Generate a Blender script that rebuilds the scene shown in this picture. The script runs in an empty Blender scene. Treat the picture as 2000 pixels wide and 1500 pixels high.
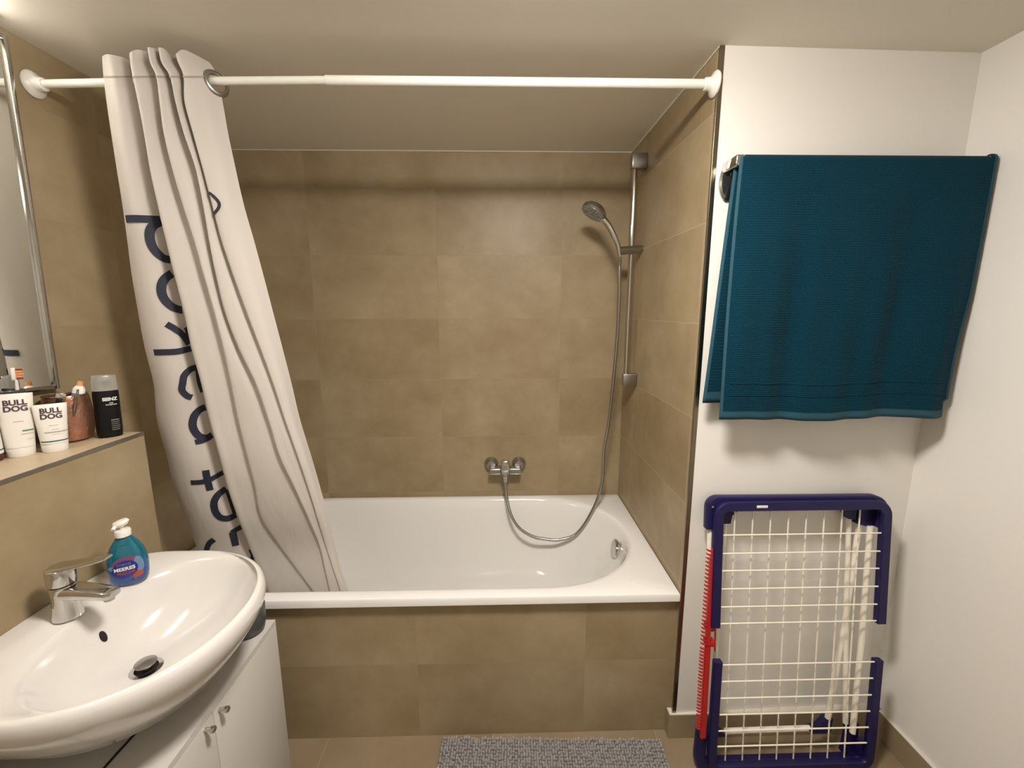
import bpy, bmesh, math, random
from mathutils import Vector, Matrix
random.seed(7)
scene = bpy.context.scene
col = scene.collection

# ------------------------------------------------------------------ camera, world, exposure
def setup_camera():
    f, pitch, yaw, roll = 840.8, -0.1719, -0.0236, -0.0022
    cp, sp, cy, sy = math.cos(pitch), math.sin(pitch), math.cos(yaw), math.sin(yaw)
    fw = Vector((-sy * cp, cy * cp, sp)); r0 = Vector((cy, sy, 0)); u0 = r0.cross(fw)
    cr, sr = math.cos(roll), math.sin(roll)
    r = cr * r0 + sr * u0; u = -sr * r0 + cr * u0
    cam = bpy.data.cameras.new('camera'); cam.sensor_width = 36; cam.sensor_fit = 'HORIZONTAL'
    cam.lens = 36 * f / 2000; cam.clip_start = 0.02
    o = bpy.data.objects.new('camera', cam); col.objects.link(o)
    m = Matrix(((r.x, u.x, -fw.x, -0.6136), (r.y, u.y, -fw.y, -2.1455), (r.z, u.z, -fw.z, 1.5455), (0, 0, 0, 1)))
    o.matrix_world = m
    scene.camera = o
setup_camera()
scene.view_settings.view_transform = 'Standard'
scene.view_settings.look = 'None'
scene.view_settings.gamma = 1
scene.view_settings.exposure = 0.0
w = bpy.data.worlds.new('world'); scene.world = w; w.use_nodes = True
w.node_tree.nodes['Background'].inputs[0].default_value = (0.9, 0.82, 0.7, 1)
w.node_tree.nodes['Background'].inputs[1].default_value = 0.02
LAMP_POS = (-0.50, -1.52, 2.262)      # flush lamp under the ceiling
LAMP_W = 184.0
MIRROR_LAMP = 34.0
LAMP_COL = (1.0, 0.925, 0.85)

# ------------------------------------------------------------------ materials
def nt(name):
    m = bpy.data.materials.new(name); m.use_nodes = True
    return m, m.node_tree, m.node_tree.nodes['Principled BSDF']
def mat(name, c, rough=0.5, metal=0.0, coat=0.0, bump=None, spec=None, noise=0.0, nscale=20, sheen=0, emit=None, trans=0, alpha=None):
    m, t, b = nt(name)
    b.inputs['Base Color'].default_value = (*c, 1); b.inputs['Roughness'].default_value = rough
    b.inputs['Metallic'].default_value = metal; b.inputs['Coat Weight'].default_value = coat
    if coat: b.inputs['Coat Roughness'].default_value = 0.05
    if spec is not None: b.inputs['Specular IOR Level'].default_value = spec
    if sheen: b.inputs['Sheen Weight'].default_value = sheen
    if trans: b.inputs['Transmission Weight'].default_value = trans
    if emit: b.inputs['Emission Color'].default_value = (*emit[0], 1); b.inputs['Emission Strength'].default_value = emit[1]
    N = t.nodes; L = t.links
    if noise or bump:
        tc = N.new('ShaderNodeTexCoord'); nz = N.new('ShaderNodeTexNoise'); nz.inputs['Scale'].default_value = nscale
        nz.inputs['Detail'].default_value = 5
        L.new(tc.outputs['Object'], nz.inputs['Vector'])
        if noise:
            mx = N.new('ShaderNodeMix'); mx.data_type = 'RGBA'
            mx.inputs[6].default_value = (*[v * (1 - noise) for v in c], 1); mx.inputs[7].default_value = (*[min(1, v * (1 + noise)) for v in c], 1)
            L.new(nz.outputs['Fac'], mx.inputs[0]); L.new(mx.outputs[2], b.inputs['Base Color'])
        if bump:
            n2 = N.new('ShaderNodeTexNoise'); n2.inputs['Scale'].default_value = bump[0]; n2.inputs['Detail'].default_value = 3
            L.new(tc.outputs['Object'], n2.inputs['Vector'])
            bp = N.new('ShaderNodeBump'); bp.inputs['Strength'].default_value = bump[1]; bp.inputs['Distance'].default_value = bump[2]
            L.new(n2.outputs['Fac'], bp.inputs['Height']); L.new(bp.outputs['Normal'], b.inputs['Normal'])
    return m

def tile_mat(name, c1, c2, grout, w=0.6, h=0.3, off=(0, 0), mortar=0.0011, rough=0.42):
    m, t, b = nt(name); N = t.nodes; L = t.links
    uv = N.new('ShaderNodeUVMap'); uv.uv_map = 'UVMap'
    mp = N.new('ShaderNodeMapping'); mp.inputs['Location'].default_value = (off[0], off[1], 0)
    L.new(uv.outputs[0], mp.inputs[0])
    br = N.new('ShaderNodeTexBrick'); br.offset = 0; br.squash = 1
    br.inputs['Scale'].default_value = 1; br.inputs['Mortar Size'].default_value = mortar; br.inputs['Mortar Smooth'].default_value = 0.1
    br.inputs['Brick Width'].default_value = w; br.inputs['Row Height'].default_value = h; br.inputs['Bias'].default_value = 0
    br.inputs['Color1'].default_value = (0, 0, 0, 1); br.inputs['Color2'].default_value = (1, 1, 1, 1); br.inputs['Mortar'].default_value = (0.5, 0.5, 0.5, 1)
    L.new(mp.outputs[0], br.inputs['Vector'])
    # each tile shifts the cloud pattern so that it breaks at the joints
    cmb = N.new('ShaderNodeVectorMath'); cmb.operation = 'MULTIPLY_ADD'; cmb.inputs[1].default_value = (37, 19, 11)
    L.new(br.outputs['Color'], cmb.inputs[0]); L.new(mp.outputs[0], cmb.inputs[2])
    n1 = N.new('ShaderNodeTexNoise'); n1.inputs['Scale'].default_value = 3.2; n1.inputs['Detail'].default_value = 6; n1.inputs['Roughness'].default_value = 0.62
    n2 = N.new('ShaderNodeTexNoise'); n2.inputs['Scale'].default_value = 16; n2.inputs['Detail'].default_value = 6
    L.new(cmb.outputs[0], n1.inputs['Vector']); L.new(cmb.outputs[0], n2.inputs['Vector'])
    a = N.new('ShaderNodeMapRange'); a.inputs[1].default_value = 0.3; a.inputs[2].default_value = 0.72; L.new(n1.outputs['Fac'], a.inputs[0])
    ad = N.new('ShaderNodeMath'); ad.operation = 'MULTIPLY_ADD'; ad.inputs[1].default_value = 0.35; L.new(n2.outputs['Fac'], ad.inputs[0])
    L.new(a.outputs[0], ad.inputs[2])
    sb = N.new('ShaderNodeMath'); sb.operation = 'MULTIPLY_ADD'; sb.inputs[1].default_value = 0.13; L.new(br.outputs['Color'], sb.inputs[0]); L.new(ad.outputs[0], sb.inputs[2])
    s2 = N.new('ShaderNodeMath'); s2.operation = 'SUBTRACT'; s2.inputs[1].default_value = 0.28; L.new(sb.outputs[0], s2.inputs[0]); s2.use_clamp = True
    mx = N.new('ShaderNodeMix'); mx.data_type = 'RGBA'; mx.inputs[6].default_value = (*c1, 1); mx.inputs[7].default_value = (*c2, 1)
    L.new(s2.outputs[0], mx.inputs[0])
    m2 = N.new('ShaderNodeMix'); m2.data_type = 'RGBA'; m2.inputs[7].default_value = (*grout, 1)
    L.new(br.outputs['Fac'], m2.inputs[0]); L.new(mx.outputs[2], m2.inputs[6]); L.new(m2.outputs[2], b.inputs['Base Color'])
    b.inputs['Roughness'].default_value = rough; b.inputs['Specular IOR Level'].default_value = 0.35
    bp = N.new('ShaderNodeBump'); bp.inputs['Strength'].default_value = 0.5; bp.inputs['Distance'].default_value = 0.001; bp.invert = True
    L.new(br.outputs['Fac'], bp.inputs['Height']); L.new(bp.outputs['Normal'], b.inputs['Normal'])
    return m

TC1, TC2, TG = (0.272, 0.203, 0.112), (0.395, 0.322, 0.203), (0.33, 0.265, 0.165)
M = {}
M['tile'] = tile_mat('beige_stone_tile', TC1, TC2, TG, off=(0.3221 - 0.6, 0))
M['tile_side'] = tile_mat('beige_stone_tile_side', TC1, TC2, (0.48, 0.39, 0.26), off=(0.2, 0))
M['tile_left'] = tile_mat('beige_stone_tile_left', TC1, TC2, TG, off=(0.02, 0))
M['tile_ledge'] = tile_mat('beige_stone_tile_ledge', TC1, TC2, TG, w=1.2, h=0.6, off=(0.35, 0.0))
M['ledge_top'] = mat('ledge_tile', (0.50, 0.40, 0.27), 0.4, noise=0.08, nscale=6)
M['floor'] = tile_mat('floor_tile', (0.215, 0.160, 0.096), (0.285, 0.218, 0.138), (0.34, 0.27, 0.18), w=0.6, h=0.6, off=(0.055, 0.1), mortar=0.0015)
M['skirt'] = mat('skirting_tile', (0.30, 0.235, 0.15), 0.4, noise=0.1, nscale=8)
M['white_wall'] = mat('white_wall_paint', (0.765, 0.745, 0.70), 0.75, bump=(260, 0.12, 0.001))
M['ceiling'] = mat('ceiling_paint', (0.78, 0.735, 0.635), 0.8, bump=(200, 0.08, 0.001))
M['enamel'] = mat('white_enamel', (0.82, 0.81, 0.785), 0.12, coat=0.6)
M['ceramic'] = mat('white_ceramic', (0.68, 0.66, 0.63), 0.13, coat=0.5)
M['chrome'] = mat('chrome', (0.62, 0.61, 0.59), 0.12, metal=1)
M['dull_chrome'] = mat('dull_chrome', (0.42, 0.41, 0.39), 0.3, metal=1)
M['trim_metal'] = mat('trim_metal', (0.30, 0.26, 0.20), 0.24, metal=1)
M['hose'] = mat('steel_hose', (0.45, 0.44, 0.42), 0.28, metal=1)
M['grey_plastic'] = mat('grey_plastic', (0.22, 0.215, 0.20), 0.4)
M['dark_plastic'] = mat('dark_grey_plastic', (0.06, 0.062, 0.065), 0.35)
M['black'] = mat('black_plastic', (0.004, 0.004, 0.005), 0.38, spec=0.25)
M['hole'] = mat('dark_hole', (0.01, 0.004, 0.004), 0.8)
M['white_plastic'] = mat('white_plastic', (0.80, 0.79, 0.74), 0.3, coat=0.2)
M['rod'] = mat('white_rod_coating', (0.80, 0.80, 0.74), 0.28, coat=0.3)
M['cabinet'] = mat('white_cabinet_laminate', (0.60, 0.585, 0.55), 0.35)
M['gap'] = mat('shadow_gap', (0.05, 0.04, 0.03), 0.8)
M['silicone'] = mat('white_silicone', (0.66, 0.62, 0.54), 0.5)
M['navy'] = mat('navy_print', (0.012, 0.016, 0.034), 0.7)
M['stitch'] = mat('hem_stitch', (0.36, 0.31, 0.26), 0.9)
M['blue'] = mat('blue_plastic', (0.011, 0.008, 0.062), 0.42, spec=0.35)
M['red'] = mat('red_plastic', (0.46, 0.010, 0.012), 0.35)
M['wire'] = mat('white_coated_wire', (0.84, 0.80, 0.70), 0.35)
M['copper'] = mat('hammered_copper', (0.42, 0.215, 0.145), 0.34, metal=0.8, bump=(70, 0.9, 0.003), noise=0.45, nscale=14)
M['tube_white'] = mat('white_tube_plastic', (0.80, 0.77, 0.72), 0.32)
M['ink'] = mat('dark_ink', (0.05, 0.025, 0.03), 0.6)
M['green_ink'] = mat('green_ink', (0.12, 0.26, 0.14), 0.6)
M['teal_ink'] = mat('teal_ink', (0.01, 0.09, 0.12), 0.5)
M['grey_ink'] = mat('grey_ink', (0.30, 0.31, 0.27), 0.6)
M['white_ink'] = mat('white_ink', (0.75, 0.75, 0.73), 0.6)
M['orange'] = mat('orange_bristle', (0.80, 0.33, 0.12), 0.6)
M['bristle_dark'] = mat('dark_bristle', (0.10, 0.035, 0.03), 0.7)
M['brown_glass'] = mat('brown_bottle', (0.07, 0.008, 0.006), 0.12, coat=0.5)
M['frost'] = mat('frosted_cap', (0.75, 0.75, 0.72), 0.30, trans=0.75)
M['soap_label_blue'] = mat('soap_label_blue', (0.012, 0.014, 0.20), 0.35)
M['soap_label_red'] = mat('soap_label_red', (0.33, 0.06, 0.05), 0.4)
M['soap_label_pink'] = mat('soap_label_violet', (0.16, 0.055, 0.13), 0.4)
M['soap_label_pale'] = mat('soap_label_pale', (0.12, 0.22, 0.36), 0.4)
M['glow'] = mat('lamp_diffuser', (0.9, 0.9, 0.85), 0.4, emit=(LAMP_COL, LAMP_W))
M['glow_mirror'] = mat('tube_diffuser', (0.9, 0.9, 0.85), 0.4, emit=(LAMP_COL, MIRROR_LAMP))
M['mirror'] = mat('mirror_silver', (0.80, 0.81, 0.76), 0.015, metal=1)

def soap_mat():
    m, t, b = nt('blue_soap_bottle'); N = t.nodes; L = t.links
    tc = N.new('ShaderNodeTexCoord'); sx = N.new('ShaderNodeSeparateXYZ'); L.new(tc.outputs['Object'], sx.inputs[0])
    mr = N.new('ShaderNodeMapRange'); mr.inputs[1].default_value = 0.03; mr.inputs[2].default_value = 0.075; L.new(sx.outputs[2], mr.inputs[0])
    mx = N.new('ShaderNodeMix'); mx.data_type = 'RGBA'; mx.inputs[6].default_value = (0.003, 0.055, 0.25, 1); mx.inputs[7].default_value = (0.0, 0.115, 0.175, 1)
    L.new(mr.outputs[0], mx.inputs[0]); L.new(mx.outputs[2], b.inputs['Base Color'])
    b.inputs['Roughness'].default_value = 0.15; b.inputs['Coat Weight'].default_value = 0.6
    return m
M['soap'] = soap_mat()

def cloth_mat():
    m, t, b = nt('white_polyester'); N = t.nodes; L = t.links
    b.inputs['Base Color'].default_value = (0.63, 0.592, 0.55, 1); b.inputs['Roughness'].default_value = 0.62
    b.inputs['Specular IOR Level'].default_value = 0.25
    tl = N.new('ShaderNodeBsdfTranslucent'); tl.inputs[0].default_value = (0.78, 0.73, 0.66, 1)
    mx = N.new('ShaderNodeMixShader'); mx.inputs[0].default_value = 0.16
    out = N['Material Output']; L.new(b.outputs[0], mx.inputs[1]); L.new(tl.outputs[0], mx.inputs[2]); L.new(mx.outputs[0], out.inputs[0])
    tc = N.new('ShaderNodeTexCoord'); mp = N.new('ShaderNodeMapping'); mp.inputs['Scale'].default_value = (9, 9, 3.5)
    nz = N.new('ShaderNodeTexNoise'); nz.inputs['Scale'].default_value = 1.6; nz.inputs['Detail'].default_value = 4; nz.inputs['Distortion'].default_value = 0.6
    L.new(tc.outputs['Object'], mp.inputs[0]); L.new(mp.outputs[0], nz.inputs['Vector'])
    bp = N.new('ShaderNodeBump'); bp.inputs['Strength'].default_value = 0.28; bp.inputs['Distance'].default_value = 0.012
    L.new(nz.outputs['Fac'], bp.inputs['Height']); L.new(bp.outputs['Normal'], b.inputs['Normal'])
    return m
M['cloth'] = cloth_mat()

def towel_mat():
    m, t, b = nt('teal_terry'); N = t.nodes; L = t.links
    b.inputs['Roughness'].default_value = 0.95; b.inputs['Specular IOR Level'].default_value = 0.05; b.inputs['Sheen Weight'].default_value = 0.03
    uv = N.new('ShaderNodeUVMap'); uv.uv_map = 'UVMap'
    wv = N.new('ShaderNodeTexWave'); wv.bands_direction = 'Y'; wv.inputs['Scale'].default_value = 48; wv.inputs['Distortion'].default_value = 6; wv.inputs['Detail'].default_value = 3; wv.inputs['Detail Scale'].default_value = 4
    nz = N.new('ShaderNodeTexNoise'); nz.inputs['Scale'].default_value = 420
    L.new(uv.outputs[0], wv.inputs[0]); L.new(uv.outputs[0], nz.inputs['Vector'])
    ad = N.new('ShaderNodeMath'); ad.operation = 'ADD'; L.new(wv.outputs['Fac'], ad.inputs[0]); L.new(nz.outputs['Fac'], ad.inputs[1])
    bp = N.new('ShaderNodeBump'); bp.inputs['Strength'].default_value = 0.55; bp.inputs['Distance'].default_value = 0.0016
    L.new(ad.outputs[0], bp.inputs['Height']); L.new(bp.outputs['Normal'], b.inputs['Normal'])
    n2 = N.new('ShaderNodeTexNoise'); n2.inputs['Scale'].default_value = 7; L.new(uv.outputs[0], n2.inputs['Vector'])
    mx = N.new('ShaderNodeMix'); mx.data_type = 'RGBA'; mx.inputs[6].default_value = (0.0024, 0.027, 0.046, 1); mx.inputs[7].default_value = (0.0032, 0.034, 0.056, 1)
    L.new(n2.outputs['Fac'], mx.inputs[0]); L.new(mx.outputs[2], b.inputs['Base Color'])
    return m
M['towel'] = towel_mat()
M['towel_hem'] = mat('teal_hem', (0.006, 0.055, 0.085), 0.8, bump=(300, 0.3, 0.001))
M['mat_base'] = mat('grey_mat_backing', (0.13, 0.125, 0.12), 0.9)
M['pile'] = mat('grey_chenille', (0.36, 0.34, 0.325), 0.9, noise=0.30, nscale=60, sheen=0.3)

# ------------------------------------------------------------------ mesh helpers
def obj(name, bm, m=None, parent=None, smooth=True, label=None, recalc=True):
    me = bpy.data.meshes.new(name)
    if recalc: bmesh.ops.recalc_face_normals(bm, faces=bm.faces)
    bm.to_mesh(me); bm.free()
    mats = m if isinstance(m, (list, tuple)) else [m]
    for x in mats: me.materials.append(x)
    if smooth:
        for p in me.polygons: p.use_smooth = True
    o = bpy.data.objects.new(name, me); col.objects.link(o)
    if smooth:
        try: me.set_sharp_from_angle(angle=math.radians(38))
        except Exception: pass
    if parent: o.parent = parent
    if label: o['label'] = label
    return o
def tag(o, label, cat, group=None, kind=None):
    if label: o['label'] = label
    if cat: o['category'] = cat
    if group: o['group'] = group
    if kind: o['kind'] = kind
    return o
def thing(name, label, cat, loc=(0, 0, 0), rot=(0, 0, 0), group=None):
    o = bpy.data.objects.new(name, None); o.empty_display_size = 0.05; col.objects.link(o)
    o.location = loc; o.rotation_euler = rot
    return tag(o, label, cat, group)
def BM(): return bmesh.new()
def box(bm, a, b, bev=0.0, seg=2, mi=0):
    a = Vector(a); b = Vector(b)
    r = bmesh.ops.create_cube(bm, size=1, matrix=Matrix.Translation((a + b) / 2) @ Matrix.Diagonal((*(b - a), 1)))
    fs = set(f for v in r['verts'] for f in v.link_faces)
    for f in fs: f.material_index = mi
    if bev > 0:
        es = list(set(e for v in r['verts'] for e in v.link_edges))
        bmesh.ops.bevel(bm, geom=es, offset=bev, segments=seg, affect='EDGES', profile=0.5)
    return bm
def frame(d):
    d = d.normalized(); a = Vector((0, 0, 1)) if abs(d.z) < 0.9 else Vector((1, 0, 0))
    x = d.cross(a).normalized(); return x, d.cross(x).normalized()
def tube(bm, pts, r, n=12, caps=True, close=False, squash=1.0, mi=0):
    pts = [Vector(p) for p in pts]; rings = []; N = len(pts)
    rr = r if isinstance(r, (list, tuple)) else [r] * N
    px = None
    for i, p in enumerate(pts):
        if close: d = pts[(i + 1) % N] - pts[i - 1]
        else: d = (pts[min(i + 1, N - 1)] - pts[max(i - 1, 0)])
        d.normalize()
        if px is None: x, y = frame(d)
        else:
            x = (px - d * px.dot(d)).normalized(); y = d.cross(x)
        px = x
        rings.append([bm.verts.new(p + (x * math.cos(t) + y * math.sin(t) * squash) * rr[i]) for t in [2 * math.pi * k / n for k in range(n)]])
    R = range(N) if close else range(N - 1)
    for i in R:
        A, B = rings[i], rings[(i + 1) % N]
        for k in range(n):
            f = bm.faces.new((A[k], A[(k + 1) % n], B[(k + 1) % n], B[k])); f.material_index = mi
    if caps and not close:
        f = bm.faces.new(rings[0][::-1]); f.material_index = mi
        f = bm.faces.new(rings[-1]); f.material_index = mi
    return bm
def lathe(bm, prof, n=32, mat4=None, sx=1, sy=1, mi=0, e=2.0):
    """prof: (r, z) pairs from bottom to top, closed at ends when r is 0; e = superellipse exponent"""
    mat4 = mat4 or Matrix.Identity(4); rings = []
    for r, z in prof:
        if r <= 1e-6: rings.append([bm.verts.new(mat4 @ Vector((0, 0, z)))]); continue
        ring = []
        for k in range(n):
            t = 2 * math.pi * k / n; c, s = math.cos(t), math.sin(t)
            c2 = math.copysign(abs(c) ** (2 / e), c); s2 = math.copysign(abs(s) ** (2 / e), s)
            ring.append(bm.verts.new(mat4 @ Vector((r * sx * c2, r * sy * s2, z))))
        rings.append(ring)
    for A, B in zip(rings, rings[1:]):
        if len(A) == 1 and len(B) == 1: continue
        for k in range(n):
            k2 = (k + 1) % n
            if len(A) == 1: f = bm.faces.new((A[0], B[k], B[k2]))
            elif len(B) == 1: f = bm.faces.new((A[k], A[k2], B[0]))
            else: f = bm.faces.new((A[k], A[k2], B[k2], B[k]))
            f.material_index = mi
    for R_, rev in ((rings[0], True), (rings[-1], False)):
        if len(R_) > 1:
            f = bm.faces.new(R_[::-1] if rev else R_); f.material_index = mi
    return bm
def align(p, d, up=None):
    d = Vector(d).normalized(); x, y = frame(d)
    if up is not None:
        y = (Vector(up) - d * Vector(up).dot(d)).normalized(); x = y.cross(d)
    m = Matrix(((x.x, y.x, d.x, p[0]), (x.y, y.y, d.y, p[1]), (x.z, y.z, d.z, p[2]), (0, 0, 0, 1)))
    return m
def grid(bm, P, uv=None, mi=0, wrap=False):
    """P[i][j] -> vectors"""
    V = [[bm.verts.new(p) for p in row] for row in P]
    lay = (bm.loops.layers.uv.get('UVMap') or bm.loops.layers.uv.new('UVMap')) if uv else None
    for i in range(len(P) - 1):
        J = range(len(P[0])) if wrap else range(len(P[0]) - 1)
        for j in J:
            j2 = (j + 1) % len(P[0])
            f = bm.faces.new((V[i][j], V[i][j2], V[i + 1][j2], V[i + 1][j])); f.material_index = mi
            if uv:
                for l, (a, b) in zip(f.loops, ((i, j), (i, j2), (i + 1, j2), (i + 1, j))): l[lay].uv = uv[a][b]
    return V
def smooth_path(pts, n=8):
    pts = [Vector(p) for p in pts]; out = []
    for i in range(len(pts) - 1):
        p0 = pts[max(i - 1, 0)] if i else pts[0] * 2 - pts[1]; p1 = pts[i]; p2 = pts[i + 1]
        p3 = pts[i + 2] if i + 2 < len(pts) else p2 * 2 - p1
        for k in range(n):
            t = k / n
            out.append(0.5 * ((2 * p1) + (p2 - p0) * t + (2 * p0 - 5 * p1 + 4 * p2 - p3) * t * t + (3 * p1 - p0 - 3 * p2 + p3) * t ** 3))
    out.append(pts[-1]); return out
def text_obj(name, s, size, m, parent, loc, rot=(0, 0, 0), bold=0.0, sx=1.0, extrude=0.0002, label=None, align_x='LEFT', bend=None, space=1.0, line=0.8):
    cu = bpy.data.curves.new(name, 'FONT'); cu.body = s; cu.size = size; cu.align_x = align_x
    cu.extrude = extrude; cu.offset = bold; cu.resolution_u = 4; cu.space_character = space; cu.space_line = line
    t = bpy.data.objects.new(name, cu); col.objects.link(t)
    bpy.context.view_layer.update()
    me = bpy.data.meshes.new_from_object(t.evaluated_get(bpy.context.evaluated_depsgraph_get()))
    col.objects.unlink(t); bpy.data.objects.remove(t)
    me.name = name; me.materials.clear(); me.materials.append(m)
    rm = Matrix.LocRotScale(Vector(loc), __import__('mathutils').Euler(rot), Vector((sx, 1, 1)))
    for v in me.vertices:
        v.co = rm @ v.co
        if bend: v.co = bend(v.co)
    o = bpy.data.objects.new(name, me); col.objects.link(o); o.parent = parent
    if label: o['label'] = label
    return o

# ------------------------------------------------------------------ room shell
CZ, XL, XR, YW, YR = 2.266, -1.90, 0.766, -0.8226, -3.0
YW2 = -0.802                # the white wall runs very slightly out of square
def slab(name, quads, m, uvf, kind='structure', thick=None):
    bm = BM(); lay = (bm.loops.layers.uv.get('UVMap') or bm.loops.layers.uv.new('UVMap'))
    for q in quads:
        vs = [bm.verts.new(v) for v in q]; f = bm.faces.new(vs)
        for l in f.loops: l[lay].uv = uvf(l.vert.co)
    o = obj(name, bm, m, smooth=False, recalc=False); o['kind'] = kind
    return o
def boxuv(name, a, b, m, uvf=None, bev=0, taper=None):
    bm = BM(); box(bm, a, b, bev)
    if taper: 
        for v in bm.verts: v.co = taper(v.co)
    lay = (bm.loops.layers.uv.get('UVMap') or bm.loops.layers.uv.new('UVMap')); bm.normal_update()
    for f in bm.faces:
        n = f.normal
        for l in f.loops:
            c = l.vert.co
            if abs(n.y) > 0.7: l[lay].uv = (c.x, c.z)
            elif abs(n.x) > 0.7: l[lay].uv = (c.y, c.z)
            else: l[lay].uv = (c.x, c.y)
    o = obj(name, bm, m, smooth=False); o['kind'] = 'structure'; return o
T = 0.1
boxuv('floor', (XL - T, YR - T, -0.08), (XR + T, T, 0), M['floor'])
boxuv('ceiling', (XL - T, YR - T, CZ), (XR + T, T, CZ + 0.08), M['ceiling'])
boxuv('wall_back', (XL - T, 0, 0), (T * 0, T, CZ), M['tile'])
boxuv('wall_left', (XL - T, YR, 0), (XL, 0, CZ), M['tile_left'])
# tiled side of the alcove: thin tile layer on the masonry block, the block's front is the white wall
boxuv('wall_alcove', (0, -0.8175, 0), (0.012, 0, CZ), M['tile_side'])
def tap(c):
    if c.y < -0.5: c.y = YW + (YW2 - YW) * (c.x / XR)
    return c
boxuv('wall_white', (0.012, YW, 0), (XR, T, CZ), M['white_wall'], taper=tap)
boxuv('wall_right', (XR, YR, 0), (XR + T, T, CZ), M['white_wall'])
boxuv('wall_rear', (XL - T, YR - T, 0), (XR + T, YR, CZ), M['white_wall'])
boxuv('wall_ledge', (XL, YR, 0), (-1.70, -0.86, 1.171), M['tile_ledge'])
boxuv('trim_1', (XL, YR, 1.171), (-1.702, -0.862, 1.183), M['ledge_top'])
tg = boxuv('trim_2', (-1.702, YR, 1.1735), (-1.699, -0.859, 1.183), M['dull_chrome'])
boxuv('wall_tub', (XL, -0.798, 0), (0, -0.78, 0.545), M['tile'])
boxuv('trim_3', (-0.003, YW - 0.001, 0), (0.012, -0.8165, CZ), M['trim_metal'], bev=0.0015)
boxuv('baseboard_back', (-0.016, YW - 0.009, 0), (XR - 0.0005, YW2 + 0.002, 0.098), M['skirt'], bev=0.0015)
boxuv('baseboard_right', (XR - 0.012, YR, 0), (XR, YW2 - 0.01, 0.098), M['skirt'], bev=0.0015)
boxuv('trim_4', (-0.014, YW - 0.0075, 0.098), (XR, YW2 + 0.001, 0.0992), M['silicone'])
boxuv('trim_5', (XR - 0.0125, YR, 0.098), (XR, YW2 - 0.01, 0.0992), M['silicone'])
boxuv('trim_6', (XL, -0.004, CZ - 0.004), (0, 0, CZ), M['silicone'])
boxuv('trim_7', (-0.004, -0.82, CZ - 0.004), (0, 0, CZ), M['silicone'])
d1 = boxuv('door_1', (-0.35, YR, 0), (0.45, YR + 0.03, 2.0), M['cabinet'], bev=0.004)

# ------------------------------------------------------------------ lamps of the room
lt = thing('ceiling_lamp', 'round flat white lamp glowing flush under the ceiling', 'lamp', (LAMP_POS[0], LAMP_POS[1], CZ))
bm = BM(); lathe(bm, [(0.0, -0.012), (0.150, -0.012), (0.155, -0.008), (0.155, 0.0), (0, 0)], 40); obj('base', bm, M['white_plastic'], lt)
bm = BM(); lathe(bm, [(0, -0.056), (0.07, -0.054), (0.110, -0.046), (0.132, -0.032), (0.138, -0.012), (0, -0.012)], 40); obj('diffuser', bm, M['glow'], lt)
ml = thing('mirror_lamp', 'slim white strip lamp fixed above the mirror', 'lamp', (XL, -1.25, 2.2))
bm = BM(); box(bm, (0.0, -0.33, 0.052), (0.05, 0.33, 0.062), 0.003); obj('housing', bm, M['white_plastic'], ml)
bm = BM(); tube(bm, [(0.045, -0.28, 0.036), (0.045, 0.28, 0.036)], 0.0155, 16); obj('diffuser', bm, M['glow_mirror'], ml)

# ------------------------------------------------------------------ bathtub
def tub_ring(d, z, ex=0.0, n=192):
    # opening of the basin: long oval with rounded ends, shrunk by d
    cx, cy = -0.95, -0.400
    a, b = 0.885 - d * 1.15 - ex, 0.371 - d
    pts = []
    for k in range(n):
        t = 2 * math.pi * k / n; c, s = math.cos(t), math.sin(t)
        e = 4.6; 
        # superellipse along x, circle-like ends
        x = math.copysign(abs(c) ** (2 / 3.6), c) ; y = math.copysign(abs(s) ** (2 / 2.35), s)
        end = 0.40
        # straight flanks with elliptical ends
        X = a * c * (1.0)
        Y = b * s
        # arc-length style mapping
        ang = t
        if abs(math.cos(ang)) < 1e-9: X, Y = 0, b * math.copysign(1, s)
        L = a - end
        ux, uy = c, s
        # ray from the centre to stadium-like outline: solve by param
        X = math.copysign(L, c) * min(1, abs(c) * 1.8) + end * math.copysign(abs(c) ** 1.0, c) * abs(c) ** 0.0 * (1 if abs(c) * 1.8 >= 1 else abs(c) * 1.8)
        if abs(c) * 1.8 >= 1:
            q = (abs(c) - 1 / 1.8) / (1 - 1 / 1.8)          # 0 at start of the end cap, 1 at its tip
            th = q * math.pi / 2
            X = math.copysign(L + end * math.sin(th) ** 0.95, c); Y = math.copysign(b * math.cos(th) ** 0.95 if q < 1 else 0.0, s)
        else:
            X = math.copysign(L * abs(c) * 1.8, c); Y = math.copysign(b, s)
        pts.append(Vector((cx + X, cy + Y, z)))
    return pts
tt = thing('bathtub', 'white built-in bathtub with rounded end behind the tiled front panel', 'bathtub', (-0.95, -0.4, 0))
bm = BM()
rings = []
x0, x1, y0, y1, ZR = XL + 0.001, -0.0006, -0.8195, -0.0006, 0.576
inner = tub_ring(0, ZR)
outer = []
cx, cy = -0.95, -0.4
for k, p in enumerate(inner):
    # push the opening ring out to the rectangle
    dx, dy = p.x - cx, p.y - cy
    t = 1e9
    if dx > 1e-9: t = min(t, (x1 - cx) / dx)
    if dx < -1e-9: t = min(t, (x0 - cx) / dx)
    if dy > 1e-9: t = min(t, (y1 - cy) / dy)
    if dy < -1e-9: t = min(t, (y0 - cy) / dy)
    outer.append(Vector((cx + dx * t, cy + dy * t, ZR)))
for cxx, cyy in ((x0, y0), (x1, y0), (x0, y1), (x1, y1)):
    k = min(range(len(outer)), key=lambda i: (outer[i].x - cxx) ** 2 + (outer[i].y - cyy) ** 2); outer[k] = Vector((cxx, cyy, ZR))
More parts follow.
